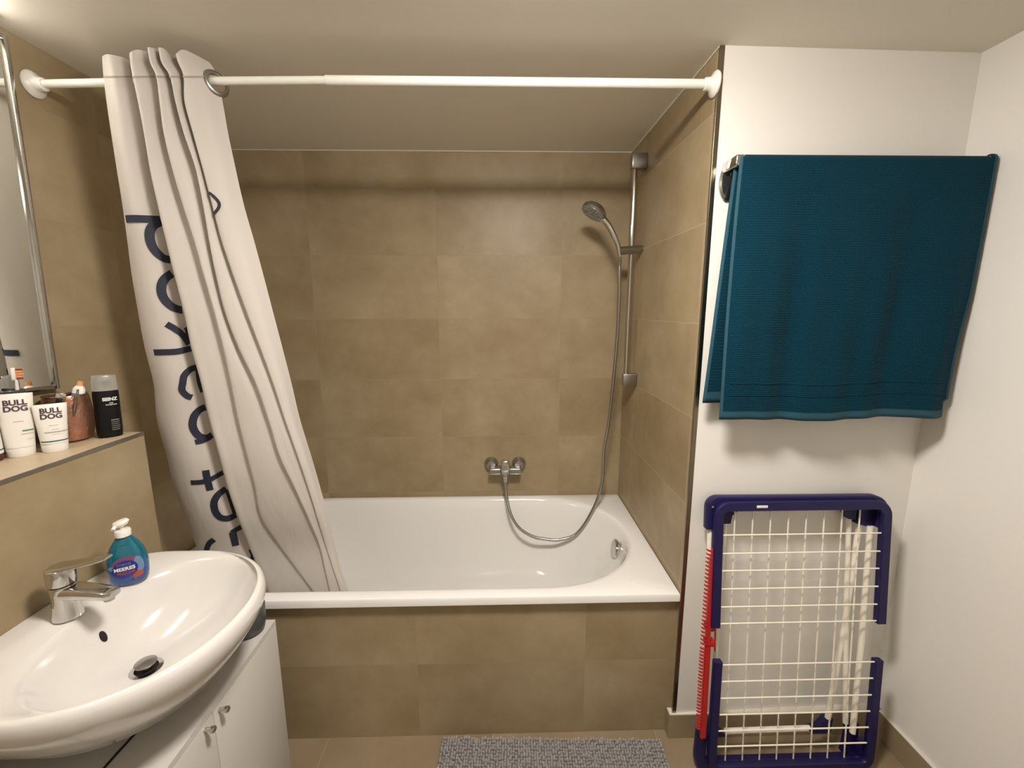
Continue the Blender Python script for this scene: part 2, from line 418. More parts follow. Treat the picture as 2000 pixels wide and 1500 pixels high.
def shrinkrect(d, z): 
    out = []
    for p in outer:
        out.append(Vector((min(max(p.x, x0 + d), x1 - d), min(max(p.y, y0 + d), y1 - d), z)))
    return out
P = [shrinkrect(0.02, 0.545), shrinkrect(0.002, 0.545), shrinkrect(0.0, 0.547), shrinkrect(0.0, ZR - 0.007), shrinkrect(0.0025, ZR - 0.002), shrinkrect(0.007, ZR), tub_ring(-0.012, ZR + 0.0002), tub_ring(-0.003, ZR - 0.001)]
for p in P[6]:
    p.x = min(max(p.x, x0 + .012), x1 - .012); p.y = min(max(p.y, y0 + .012), y1 - .009)
for d, z in ((0.004, -0.004), (0.010, -0.012), (0.016, -0.026), (0.024, -0.055), (0.034, -0.11), (0.048, -0.19), (0.065, -0.27), (0.085, -0.33), (0.115, -0.372), (0.155, -0.392), (0.20, -0.399), (0.27, -0.402), (0.34, -0.404)):
    P.append(tub_ring(d, ZR + z, ex=max(0, -z - 0.05) * 0.30))
V = grid(bm, [[Vector((p.x + 0.95, p.y + 0.4, p.z)) for p in r] for r in P], wrap=True)
bm.faces.new(V[-1])
bmesh.ops.remove_doubles(bm, verts=bm.verts, dist=1e-5)
obj('basin', bm, M['enamel'], tt)
bm = BM()
mo = align((-0.1085 + 0.95, -0.405 + 0.4, 0.499), (-1, 0, 0.18))
lathe(bm, [(0.0, -0.02), (0.030, -0.02), (0.031, 0.002), (0.040, 0.004), (0.0415, 0.012), (0.037, 0.017), (0, 0.019)], 32, mo)
obj('overflow_cap', bm, M['chrome'], tt)

# ------------------------------------------------------------------ shower curtain
CURT = [[[-1.7629,-0.712,2.2722],[-1.7202,-0.777,2.2417],[-1.6753,-0.837,2.2136],[-1.6421,-0.859,2.2073],[-1.622,-0.837,2.2117],[-1.6383,-0.787,2.2271],[-1.5841,-0.862,2.2088],[-1.5641,-0.857,2.22],[-1.5669,-0.812,2.2364],[-1.5382,-0.859,2.2241],[-1.5275,-0.852,2.2267],[-1.5411,-0.807,2.2431],[-1.5119,-0.857,2.2254],[-1.5006,-0.849,2.2262],[-1.5076,-0.807,2.2258],[-1.4693,-0.852,2.2152],[-1.4553,-0.837,2.2306],[-1.4205,-0.797,2.223],[-1.3788,-0.772,2.2074]],[[-1.761,-0.712,2.2614],[-1.7216,-0.777,2.2288],[-1.6771,-0.837,2.1988],[-1.6411,-0.859,2.188],[-1.6228,-0.837,2.1994],[-1.6299,-0.787,2.217],[-1.5859,-0.862,2.1871],[-1.567,-0.857,2.1898],[-1.5612,-0.812,2.2127],[-1.5365,-0.859,2.1891],[-1.5256,-0.852,2.1927],[-1.534,-0.807,2.2155],[-1.5083,-0.857,2.1904],[-1.4948,-0.849,2.1946],[-1.4964,-0.807,2.2159],[-1.4671,-0.852,2.1933],[-1.4424,-0.837,2.2012],[-1.4128,-0.797,2.2128],[-1.38,-0.772,2.1969]],[[-1.7603,-0.712,2.2234],[-1.7238,-0.777,2.1926],[-1.6792,-0.837,2.1642],[-1.6389,-0.859,2.154],[-1.6223,-0.837,2.1647],[-1.6186,-0.787,2.1887],[-1.5844,-0.862,2.153],[-1.5636,-0.857,2.1556],[-1.5474,-0.812,2.1774],[-1.5252,-0.859,2.155],[-1.5123,-0.852,2.1585],[-1.5139,-0.807,2.1801],[-1.491,-0.857,2.1563],[-1.478,-0.849,2.1603],[-1.4792,-0.807,2.1804],[-1.4576,-0.852,2.159],[-1.4228,-0.837,2.1665],[-1.4015,-0.797,2.186],[-1.3772,-0.772,2.1863]],[[-1.7622,-0.712,2.1546],[-1.7258,-0.777,2.1269],[-1.6811,-0.837,2.1014],[-1.6388,-0.859,2.0922],[-1.6192,-0.837,2.1019],[-1.6138,-0.787,2.1235],[-1.5797,-0.862,2.0914],[-1.5608,-0.857,2.0937],[-1.5464,-0.8149,2.112],[-1.5253,-0.859,2.0931],[-1.5092,-0.852,2.0963],[-1.5061,-0.8103,2.1143],[-1.4848,-0.857,2.0943],[-1.4773,-0.849,2.0978],[-1.4825,-0.8103,2.1145],[-1.4623,-0.852,2.0967],[-1.4217,-0.837,2.1035],[-1.3943,-0.797,2.121],[-1.3632,-0.772,2.132]],[[-1.7674,-0.7051,2.0729],[-1.7313,-0.7701,2.049],[-1.6867,-0.8301,2.027],[-1.6429,-0.8521,2.0191],[-1.6211,-0.8301,2.0274],[-1.6145,-0.7801,2.0461],[-1.5805,-0.8551,2.0184],[-1.563,-0.8501,2.0204],[-1.5494,-0.8115,2.0348],[-1.5297,-0.8521,2.0199],[-1.5078,-0.8451,2.0226],[-1.497,-0.8074,2.0367],[-1.4776,-0.8501,2.021],[-1.4698,-0.8421,2.024],[-1.4727,-0.8074,2.0369],[-1.4547,-0.8451,2.023],[-1.417,-0.8301,2.0288],[-1.3924,-0.7901,2.0438],[-1.364,-0.7651,2.0533]],[[-1.7729,-0.697,1.9741],[-1.7372,-0.762,1.9547],[-1.6927,-0.822,1.937],[-1.6481,-0.8441,1.9306],[-1.625,-0.822,1.9373],[-1.6177,-0.7721,1.9523],[-1.5837,-0.8471,1.93],[-1.5629,-0.842,1.9316],[-1.5423,-0.8075,1.9421],[-1.5246,-0.8441,1.9312],[-1.4976,-0.8371,1.9335],[-1.4793,-0.8041,1.9434],[-1.4624,-0.842,1.9321],[-1.4571,-0.834,1.9346],[-1.4601,-0.8041,1.9435],[-1.4446,-0.8371,1.9337],[-1.4089,-0.822,1.9384],[-1.3862,-0.782,1.9505],[-1.3596,-0.7571,1.9581]],[[-1.7778,-0.689,1.8713],[-1.7424,-0.754,1.8567],[-1.6981,-0.814,1.8433],[-1.6514,-0.836,1.8385],[-1.6249,-0.814,1.8435],[-1.6156,-0.764,1.8549],[-1.5819,-0.839,1.838],[-1.5575,-0.834,1.8392],[-1.5296,-0.8036,1.8462],[-1.5138,-0.836,1.8389],[-1.4904,-0.829,1.8406],[-1.474,-0.8007,1.847],[-1.459,-0.834,1.8395],[-1.4506,-0.826,1.8414],[-1.4482,-0.8007,1.8471],[-1.4351,-0.829,1.8408],[-1.4,-0.814,1.8443],[-1.3777,-0.774,1.8534],[-1.3515,-0.749,1.8591]],[[-1.7842,-0.6823,1.7643],[-1.7498,-0.7464,1.7547],[-1.7061,-0.8055,1.7459],[-1.6562,-0.8272,1.7427],[-1.6242,-0.8055,1.746],[-1.6113,-0.7562,1.7534],[-1.5788,-0.8302,1.7424],[-1.5502,-0.8253,1.7431],[-1.5146,-0.7987,1.7472],[-1.5005,-0.8272,1.7429],[-1.4837,-0.8203,1.744],[-1.4726,-0.7963,1.7476],[-1.4591,-0.8253,1.7433],[-1.4454,-0.8174,1.7445],[-1.436,-0.7963,1.7477],[-1.4248,-0.8203,1.7441],[-1.3876,-0.8055,1.7463],[-1.3627,-0.7661,1.7523],[-1.3344,-0.7414,1.7561]],[[-1.7908,-0.6756,1.6534],[-1.7574,-0.7387,1.6487],[-1.7145,-0.7971,1.6444],[-1.6607,-0.8184,1.6429],[-1.6221,-0.7971,1.6444],[-1.6051,-0.7485,1.6479],[-1.5736,-0.8214,1.6426],[-1.543,-0.8165,1.6429],[-1.5039,-0.7922,1.6447],[-1.4905,-0.8184,1.6428],[-1.477,-0.8116,1.6433],[-1.4688,-0.7901,1.6448],[-1.456,-0.8165,1.6429],[-1.4347,-0.8087,1.6435],[-1.4168,-0.7901,1.6448],[-1.4068,-0.8116,1.6432],[-1.3716,-0.7971,1.6443],[-1.3484,-0.7582,1.6471],[-1.3218,-0.7339,1.6489]],[[-1.7928,-0.6688,1.5382],[-1.7606,-0.7311,1.5385],[-1.7186,-0.7886,1.5388],[-1.6618,-0.8097,1.5388],[-1.618,-0.7886,1.5386],[-1.5977,-0.7407,1.5382],[-1.5672,-0.8125,1.5386],[-1.5345,-0.8077,1.5385],[-1.4917,-0.7856,1.5382],[-1.479,-0.8097,1.5384],[-1.4669,-0.803,1.5383],[-1.4594,-0.7838,1.5382],[-1.4474,-0.8077,1.5383],[-1.4195,-0.8001,1.5382],[-1.394,-0.7838,1.538],[-1.3851,-0.803,1.5381],[-1.3539,-0.7886,1.5379],[-1.3343,-0.7503,1.5376],[-1.3112,-0.7263,1.5374]],[[-1.7936,-0.6621,1.4186],[-1.7626,-0.7235,1.4239],[-1.7216,-0.7801,1.4288],[-1.6634,-0.8009,1.4304],[-1.6165,-0.7801,1.4283],[-1.5944,-0.7329,1.424],[-1.5646,-0.8037,1.4302],[-1.5293,-0.799,1.4296],[-1.482,-0.779,1.4276],[-1.4699,-0.8009,1.4295],[-1.4504,-0.7943,1.4289],[-1.4348,-0.7774,1.4273],[-1.4237,-0.799,1.4292],[-1.3952,-0.7914,1.4284],[-1.3685,-0.7774,1.427],[-1.3605,-0.7943,1.4285],[-1.3344,-0.7801,1.4271],[-1.3194,-0.7424,1.4237],[-1.3007,-0.7188,1.4215]],[[-1.7865,-0.6554,1.2944],[-1.7572,-0.7159,1.3047],[-1.7174,-0.7717,1.3141],[-1.6578,-0.7921,1.3173],[-1.6077,-0.7717,1.3134],[-1.5836,-0.7252,1.3052],[-1.5549,-0.7949,1.3171],[-1.5208,-0.7902,1.3161],[-1.4752,-0.7723,1.3127],[-1.4636,-0.7921,1.3161],[-1.4294,-0.7856,1.3147],[-1.3987,-0.771,1.312],[-1.3885,-0.7902,1.3153],[-1.3652,-0.7828,1.3138],[-1.3434,-0.771,1.3116],[-1.3362,-0.7856,1.3141],[-1.315,-0.7717,1.3116],[-1.3045,-0.7345,1.305],[-1.2902,-0.7112,1.3009]],[[-1.7979,-0.6487,1.1655],[-1.7694,-0.7082,1.1808],[-1.7301,-0.7632,1.1948],[-1.6653,-0.7833,1.1995],[-1.607,-0.7632,1.1938],[-1.578,-0.7174,1.1816],[-1.55,-0.7861,1.1993],[-1.5162,-0.7815,1.1978],[-1.4705,-0.7655,1.1932],[-1.4595,-0.7833,1.1978],[-1.4159,-0.7769,1.1957],[-1.375,-0.7646,1.1922],[-1.3657,-0.7815,1.1965],[-1.343,-0.7742,1.1944],[-1.3212,-0.7646,1.1917],[-1.3149,-0.7769,1.1949],[-1.2977,-0.7632,1.1912],[-1.291,-0.7265,1.1816],[-1.2803,-0.7036,1.1755]],[[-1.7874,-0.642,1.0315],[-1.7607,-0.7006,1.0518],[-1.7227,-0.7547,1.0703],[-1.6572,-0.7746,1.0766],[-1.5965,-0.7547,1.069],[-1.566,-0.7096,1.0529],[-1.539,-0.7773,1.0763],[-1.5054,-0.7728,1.0743],[-1.4588,-0.7587,1.0689],[-1.4492,-0.7746,1.0744],[-1.4011,-0.7682,1.0717],[-1.3545,-0.758,1.0676],[-1.3466,-0.7728,1.0727],[-1.3207,-0.7655,1.0699],[-1.2945,-0.758,1.0669],[-1.2895,-0.7682,1.0705],[-1.274,-0.7547,1.0656],[-1.2685,-0.7186,1.0529],[-1.2591,-0.6961,1.0449]],[[-1.773,-0.6468,0.9169],[-1.7531,-0.6974,0.9384],[-1.7214,-0.7441,0.9581],[-1.6564,-0.7612,0.9646],[-1.591,-0.7441,0.9564],[-1.5551,-0.7052,0.9393],[-1.5344,-0.7636,0.9641],[-1.4995,-0.7597,0.962],[-1.4501,-0.7478,0.9563],[-1.4421,-0.7612,0.9619],[-1.3818,-0.7558,0.9588],[-1.3224,-0.7472,0.9544],[-1.3161,-0.7597,0.9597],[-1.2956,-0.7535,0.9568],[-1.2748,-0.7472,0.9538],[-1.2708,-0.7558,0.9575],[-1.2561,-0.7441,0.9523],[-1.2497,-0.713,0.9388],[-1.2404,-0.6935,0.9303]],[[-1.7425,-0.6517,0.7999],[-1.7311,-0.6929,0.8207],[-1.707,-0.7309,0.8397],[-1.6448,-0.7448,0.8459],[-1.577,-0.7309,0.8379],[-1.5363,-0.6992,0.8211],[-1.5233,-0.7467,0.8452],[-1.4921,-0.7435,0.8431],[-1.4479,-0.7339,0.8375],[-1.4414,-0.7448,0.843],[-1.3662,-0.7404,0.8397],[-1.2914,-0.7334,0.835],[-1.2865,-0.7435,0.8401],[-1.2725,-0.7385,0.8373],[-1.2584,-0.7334,0.8346],[-1.2552,-0.7404,0.8381],[-1.2408,-0.7309,0.833],[-1.2329,-0.7055,0.82],[-1.2231,-0.6897,0.8118]],[[-1.7221,-0.6472,0.6852],[-1.7181,-0.6797,0.7042],[-1.7009,-0.7097,0.7215],[-1.6389,-0.7207,0.7269],[-1.5656,-0.7097,0.7193],[-1.5178,-0.6847,0.7039],[-1.5124,-0.7222,0.7258],[-1.4701,-0.7197,0.7236],[-1.4084,-0.7121,0.7181],[-1.4036,-0.7207,0.7231],[-1.3364,-0.7172,0.72],[-1.2696,-0.7117,0.7157],[-1.2659,-0.7197,0.7203],[-1.2563,-0.7157,0.7178],[-1.2465,-0.7117,0.7153],[-1.2441,-0.7172,0.7185],[-1.2312,-0.7097,0.7139],[-1.2233,-0.6897,0.702],[-1.2143,-0.6772,0.6945]],[[-1.7058,-0.646,0.5904],[-1.7048,-0.6753,0.6094],[-1.6902,-0.7022,0.6267],[-1.6261,-0.7121,0.632],[-1.5472,-0.7022,0.6241],[-1.4946,-0.6797,0.6086],[-1.4924,-0.7135,0.6305],[-1.4395,-0.7112,0.6281],[-1.3614,-0.7044,0.6222],[-1.3574,-0.7121,0.6272],[-1.3089,-0.709,0.6243],[-1.2608,-0.7041,0.6202],[-1.2576,-0.7112,0.6248],[-1.2442,-0.7077,0.6223],[-1.2307,-0.7041,0.6197],[-1.2286,-0.709,0.6229],[-1.2179,-0.7022,0.6183],[-1.2116,-0.6843,0.6065],[-1.2043,-0.673,0.599]],[[-1.6865,-0.6489,0.4964],[-1.6884,-0.6749,0.515],[-1.6764,-0.6989,0.5319],[-1.6102,-0.7077,0.5369],[-1.5258,-0.6989,0.529],[-1.4685,-0.6789,0.5136],[-1.4694,-0.7089,0.535],[-1.4058,-0.7069,0.5324],[-1.3112,-0.7008,0.5262],[-1.3078,-0.7077,0.5311],[-1.2786,-0.7049,0.5285],[-1.2499,-0.7005,0.5248],[-1.2471,-0.7069,0.5293],[-1.2299,-0.7037,0.5267],[-1.2126,-0.7005,0.5241],[-1.2108,-0.7049,0.5272],[-1.1983,-0.6989,0.5227],[-1.1895,-0.6829,0.5111],[-1.1803,-0.6729,0.5037]],[[-1.6766,-0.6518,0.4009],[-1.6812,-0.6745,0.4187],[-1.6715,-0.6955,0.4349],[-1.602,-0.7032,0.4395],[-1.5105,-0.6955,0.4316],[-1.4478,-0.678,0.4166],[-1.4516,-0.7043,0.4372],[-1.3778,-0.7025,0.4342],[-1.2678,-0.6972,0.4278],[-1.2651,-0.7032,0.4324],[-1.2521,-0.7008,0.4303],[-1.2396,-0.6969,0.427],[-1.2372,-0.7025,0.4313],[-1.2224,-0.6997,0.4288],[-1.2075,-0.6969,0.4263],[-1.2059,-0.7008,0.4293],[-1.1896,-0.6955,0.4248],[-1.1764,-0.6815,0.4136],[-1.1636,-0.6728,0.4065]]]
STROKES = [[0.0101,[[2.265,6.398],[3.159,6.391],[4.402,6.413]]],[0.0116,[[4.416,6.466],[4.034,6.562],[3.768,6.714],[3.66,6.924],[3.706,7.152],[3.891,7.343],[4.189,7.495],[4.445,7.533]]],[0.0116,[[4.379,7.914],[4.036,8.048],[3.791,8.219],[3.691,8.448],[3.773,8.657],[4.011,8.829],[4.324,8.924],[4.445,8.935]]],[0.0093,[[3.598,9.324],[3.946,9.457],[4.222,9.61],[4.434,9.895]]],[0.0077,[[4.436,9.419],[4.502,9.514],[4.435,9.857]]],[0.0093,[[2.669,10.116],[3.519,10.105],[3.981,10.078],[4.486,10.009]]],[0.0093,[[4.545,10.524],[4.192,10.6],[3.845,10.771],[3.703,10.962],[3.604,11.171],[3.789,11.328],[3.994,11.371]]],[0.0062,[[4.507,10.6],[4.429,10.928],[4.485,11.228]]],[0.0109,[[4.505,11.643],[4.205,11.729],[3.94,11.9],[3.794,12.114],[3.802,12.303],[3.952,12.449],[4.241,12.491],[4.504,12.407]]],[0.0085,[[3.695,12.61],[4.038,12.567],[4.418,12.47]]],[0.0085,[[3.092,13.866],[3.515,13.85],[3.926,13.763],[4.563,13.533]]],[0.0101,[[3.824,13.456],[3.797,13.789],[3.789,14.116]]],[0.0109,[[4.501,14.066],[4.066,14.264],[3.772,14.511],[3.693,14.812],[3.83,15.007],[4.175,15.028],[4.558,14.914]]],[0.0062,[[4.515,14.116],[4.532,14.462],[4.519,14.914]]],[0.0093,[[4.661,15.305],[4.331,15.411],[4.066,15.518]]],[0.0109,[[4.116,15.491],[4.075,15.71],[4.019,16.0]]],[0.0093,[[3.194,15.766],[2.899,15.91],[2.675,16.124],[2.441,16.431],[2.336,16.774],[2.43,17.112]]],[0.0062,[[4.617,16.155],[4.619,16.385],[4.48,16.59],[4.399,16.774]]],[0.004,[[15.0,5.66],[15.2,5.72],[15.416,5.839],[15.517,5.972],[15.389,6.105],[15.099,6.22],[14.85,6.27]]]]
GROM = [16.84, 2.315]
CPV = [[Vector(p) for p in r] for r in CURT]
def cr1(P, t):
    n = len(P); i = int(min(max(math.floor(t), 0), n - 2)); f = t - i
    p0 = P[i - 1] if i > 0 else 2 * P[0] - P[1]; p1 = P[i]; p2 = P[i + 1]; p3 = P[i + 2] if i + 2 < n else 2 * P[i + 1] - P[i]
    return 0.5 * ((2 * p1) + (p2 - p0) * f + (2 * p0 - 5 * p1 + 4 * p2 - p3) * (f * f) + (3 * p1 - p0 - 3 * p2 + p3) * (f ** 3))
def S(a, b):
    n = len(CPV); i = int(min(max(math.floor(b), 0), n - 2)); lo = max(i - 1, 0); hi = min(i + 3, n)
    rows = [cr1(CPV[k], a) for k in range(lo, hi)]
    if i == 0: rows = [2 * rows[0] - rows[1]] + rows
    if i + 2 >= n: rows = rows + [2 * rows[-1] - rows[-2]]
    f = b - i; p0, p1, p2, p3 = rows[:4]
    return 0.5 * ((2 * p1) + (p2 - p0) * f + (2 * p0 - 5 * p1 + 4 * p2 - p3) * (f * f) + (3 * p1 - p0 - 3 * p2 + p3) * (f ** 3))
def Sn(a, b):
    n = (S(a + .01, b) - S(a - .01, b)).cross(S(a, b + .01) - S(a, b - .01)).normalized()
    if n.dot(Vector((-0.6, -2.1, 1.5)) - S(a, b)) < 0: n = -n
    return n
bm = BM()
nb = len(CURT) - 1
rows = []
gc = S(*GROM); gn = Sn(*GROM)
gax = (S(GROM[0] + .02, GROM[1]) - gc).normalized(); gay = gn.cross(gax).normalized()
for i in range(nb * 10 + 1):
    rows.append([S(j / 8, i / 10) for j in range(17 * 8 + 1)])
V = grid(bm, rows)
kill = [f for f in bm.faces if (f.calc_center_median() - gc).length < 0.028 and abs(gn.dot(f.calc_center_median() - gc)) < 0.01]
bmesh.ops.delete(bm, geom=kill, context='FACES')
# printed strokes, on the fabric
for wd, pts in STROKES:
    pl = smooth_path([(a, b, 0) for a, b in pts], 8)
    if len(pts) == 2: pl = [Vector((pts[0][0] + (pts[1][0] - pts[0][0]) * k / 10, pts[0][1] + (pts[1][1] - pts[0][1]) * k / 10, 0)) for k in range(11)]
    if pts[0][0] > 5: pass
    Q = []
    for k, q in enumerate(pl):
        c = S(q.x, q.y); n = Sn(q.x, q.y)
        qa, qb = pl[max(k - 1, 0)], pl[min(k + 1, len(pl) - 1)]
        d = (S(qb.x, qb.y) - S(qa.x, qa.y)).normalized(); s = n.cross(d).normalized()
        Q.append([c + n * 0.0022 + s * wd * u for u in (-1, -.5, 0, .5, 1)])
    grid(bm, Q, mi=1)
# stitched hem line under the header
for k0 in (0,):
    Q = []
    for k in range(16, 17 * 8 + 1):
        a = k / 8; n = Sn(a, 2.0); Q.append([S(a, 1.96) + n * 0.0015, S(a, 2.04) + n * 0.0015])
    grid(bm, Q, mi=2)
cu = obj('shower_curtain', bm, [M['cloth'], M['navy'], M['stitch']], recalc=False)
tag(cu, 'white fabric shower curtain with dark blue lettering, bunched at the left', 'shower curtain')
bm = BM()
tube(bm, [gc + (gax * math.cos(t) + gay * math.sin(t)) * 0.0280 for t in [2 * math.pi * k / 40 for k in range(40)]], 0.0075, 12, close=True, squash=0.6)
obj('eyelet_ring', bm, M['dull_chrome'], cu)

# ------------------------------------------------------------------ curtain rod
RY, RZ = -0.8074, 2.175
cr_ = thing('curtain_rod', 'white telescopic tension rod spanning the tub alcove below the ceiling', 'curtain rod', (-0.95, RY, RZ))
bm = BM(); tube(bm, [(-0.940, 0, -0.017), (-0.6, 0, -0.007), (-0.147, 0, 0)], 0.0105, 20); obj('inner_tube', bm, M['rod'], cr_)
bm = BM(); tube(bm, [(-0.148, 0, 0), (0.935, 0, 0)], 0.0125, 20); obj('outer_tube', bm, M['rod'], cr_)
for sgn in (-1, 1):
    bm = BM()
    mo = align((sgn * 0.9495, 0, -0.0175 if sgn < 0 else 0), (-sgn, 0, 0))
    lathe(bm, [(0, 0), (0.033, 0), (0.034, 0.004), (0.031, 0.009), (0.022, 0.013), (0.0175, 0.018), (0.0165, 0.032), (0.0140, 0.034), (0, 0.034)], 32, mo)
    obj('end_flange', bm, M['white_plastic'], cr_)

# ------------------------------------------------------------------ shower rail, hand shower, hose, mixer
sr = thing('shower_rail', 'vertical chrome shower rail with square brackets on the right tiled wall', 'shower rail', (0, -0.215, 1.2))
bx, by = -0.048, 0.0
bm = BM(); tube(bm, [(bx, by + 0.003, 0.0), (bx, by, 0.985)], 0.0105, 20); obj('bar', bm, M['chrome'], sr)
bm = BM(); box(bm, (-0.066, -0.022, 0.925), (-0.001, 0.018, 0.985), 0.004); obj('bracket', bm, M['dull_chrome'], sr)
bm = BM(); box(bm, (-0.064, -0.018, 0.0), (-0.001, 0.018, 0.055), 0.004); obj('bracket', bm, M['dull_chrome'], sr)
bm = BM()
tube(bm, [(bx + 0.030, by - 0.002, 0.600), (bx - 0.064, by - 0.034, 0.590)], [0.0200, 0.0185], 20, squash=0.9)
lathe(bm, [(0, -0.016), (0.013, -0.016), (0.0145, -0.012), (0.0145, 0.012), (0.013, 0.016), (0, 0.016)], 20, align((bx + 0.034, by - 0.004, 0.602), (1, 0.1, 0.1)))
obj('slider', bm, M['dull_chrome'], sr)

hs = thing('hand_shower', 'round chrome hand shower head tilted in the rail slider', 'hand shower', (-0.105, -0.245, 1.79))
# handle from the slider up to the head
h0 = Vector((0, 0, -0.02)); h1 = Vector((-0.088, 0.0, 0.140))
bm = BM(); hp = smooth_path([h0, (-0.012, -0.003, 0.025), (-0.036, -0.006, 0.070), (-0.062, -0.005, 0.112), h1], 6)
tube(bm, hp, [0.0105 + 0.0045 * (k / (len(hp) - 1)) for k in range(len(hp))], 16); obj('handle', bm, M['chrome'], hs)
hd = Vector((-0.52, -0.20, -0.83)).normalized(); hc = Vector((-0.116, -0.004, 0.162))
mo = align(hc, hd)
bm = BM(); lathe(bm, [(0, -0.022), (0.024, -0.021), (0.043, -0.014), (0.053, -0.003), (0.054, 0.010), (0.051, 0.014), (0, 0.014)], 36, mo); obj('head', bm, M['dull_chrome'], hs)
bm = BM(); lathe(bm, [(0, 0.012), (0.047, 0.012), (0.0455, 0.0165), (0, 0.0175)], 36, mo)
for rr, nn in ((0.013, 6), (0.026, 10), (0.038, 16)):
    for k in range(nn):
        t = 2 * math.pi * k / nn
        lathe(bm, [(0, 0.015), (0.0024, 0.015), (0.0018, 0.0205), (0, 0.0205)], 8, mo @ Matrix.Translation((rr * math.cos(t), rr * math.sin(t), 0)), mi=1)
obj('spray_face', bm, [M['frost'], M['grey_plastic']], hs)

mx_ = thing('bath_mixer', 'chrome wall-mounted bath mixer tap above the tub', 'tap', (-0.600, 0, 0.745))
for s in (-1, 1):
    bm = BM(); lathe(bm, [(0, 0.0005), (0.036, 0.0005), (0.036, 0.006), (0.031, 0.022), (0.022, 0.032), (0, 0.034)], 28, align((s * 0.072, 0, 0.008), (0, -1, 0))); obj('wall_rosette', bm, M['dull_chrome'], mx_)
bm = BM()
for s in (-1, 1):
    a, b = sorted((s * 0.018, s * 0.082))
    box(bm, (a, -0.078, -0.027), (b, -0.022, 0.008), 0.009, 4)
tube(bm, [(0, -0.02, -0.008), (0, -0.085, -0.008)], 0.024, 24)
tube(bm, [(0, -0.066, -0.010), (0, -0.066, -0.036)], 0.013, 18)
obj('body', bm, M['dull_chrome'], mx_)
bm = BM()
lathe(bm, [(0, 0.0), (0.022, 0.0), (0.023, 0.012), (0.018, 0.022), (0, 0.026)], 24, align((0, -0.080, -0.004), (0, -1, 0.1)))
box(bm, (-0.020, -0.108, 0.000), (0.020, -0.078, 0.060), 0.010, 4)
obj('lever', bm, M['chrome'], mx_)
bm = BM(); lathe(bm, [(0, -0.066), (0.0085, -0.066), (0.0105, -0.050), (0.0125, -0.036), (0, -0.036)], 20, Matrix.Translation((0, -0.066, 0))); obj('hose_nut', bm, M['chrome'], mx_)

hz = smooth_path([(-0.105, -0.245, 1.765), (-0.104, -0.243, 1.70), (-0.098, -0.235, 1.60), (-0.096, -0.22, 1.42), (-0.102, -0.205, 1.22), (-0.112, -0.19, 1.02), (-0.125, -0.17, 0.88),
                  (-0.128, -0.168, 0.72), (-0.163, -0.175, 0.590), (-0.243, -0.180, 0.455), (-0.33, -0.178, 0.418), (-0.40, -0.172, 0.418), (-0.47, -0.165, 0.432), (-0.535, -0.150, 0.472), (-0.575, -0.125, 0.535), (-0.594, -0.085, 0.61), (-0.600, -0.066, 0.68)], 26)
bm = BM()
tube(bm, hz, [0.0074 + (0.0009 if k % 2 else 0) for k in range(len(hz))], 12)
ho = obj('shower_hose', bm, M['hose']); tag(ho, 'ribbed grey metal shower hose looping into the tub', 'hose')

# ------------------------------------------------------------------ towel bar and towel
TB = thing('towel_bar', 'dark chrome towel bar on the white wall, ends showing beside the towel', 'towel bar', (0.03, -0.82, 1.945))
def wy(x): return YW + (YW2 - YW) * x / XR
bm = BM(); tube(bm, [(0.0, -0.072, 0.0), (0.722, -0.072, 0.0)], 0.009, 16); obj('bar', bm, M['dull_chrome'], TB)
bm = BM(); lathe(bm, [(0, 0), (0.030, 0.0), (0.031, 0.010), (0.026, 0.016), (0, 0.017)], 32, align((0.016, 0.001, -0.036), (0, -1, 0), up=(0, 0, 1)), sx=0.8, sy=1.7); obj('wall_plate', bm, M['dull_chrome'], TB)
bm = BM(); box(bm, (-0.004, -0.086, -0.016), (0.022, -0.004, 0.014), 0.005, 3); obj('bracket', bm, M['chrome'], TB)
bm = BM(); box(bm, (0.700, -0.084, -0.014), (0.722, -0.004 + 0.018, 0.014), 0.005, 3); obj('bracket', bm, M['dull_chrome'], TB)

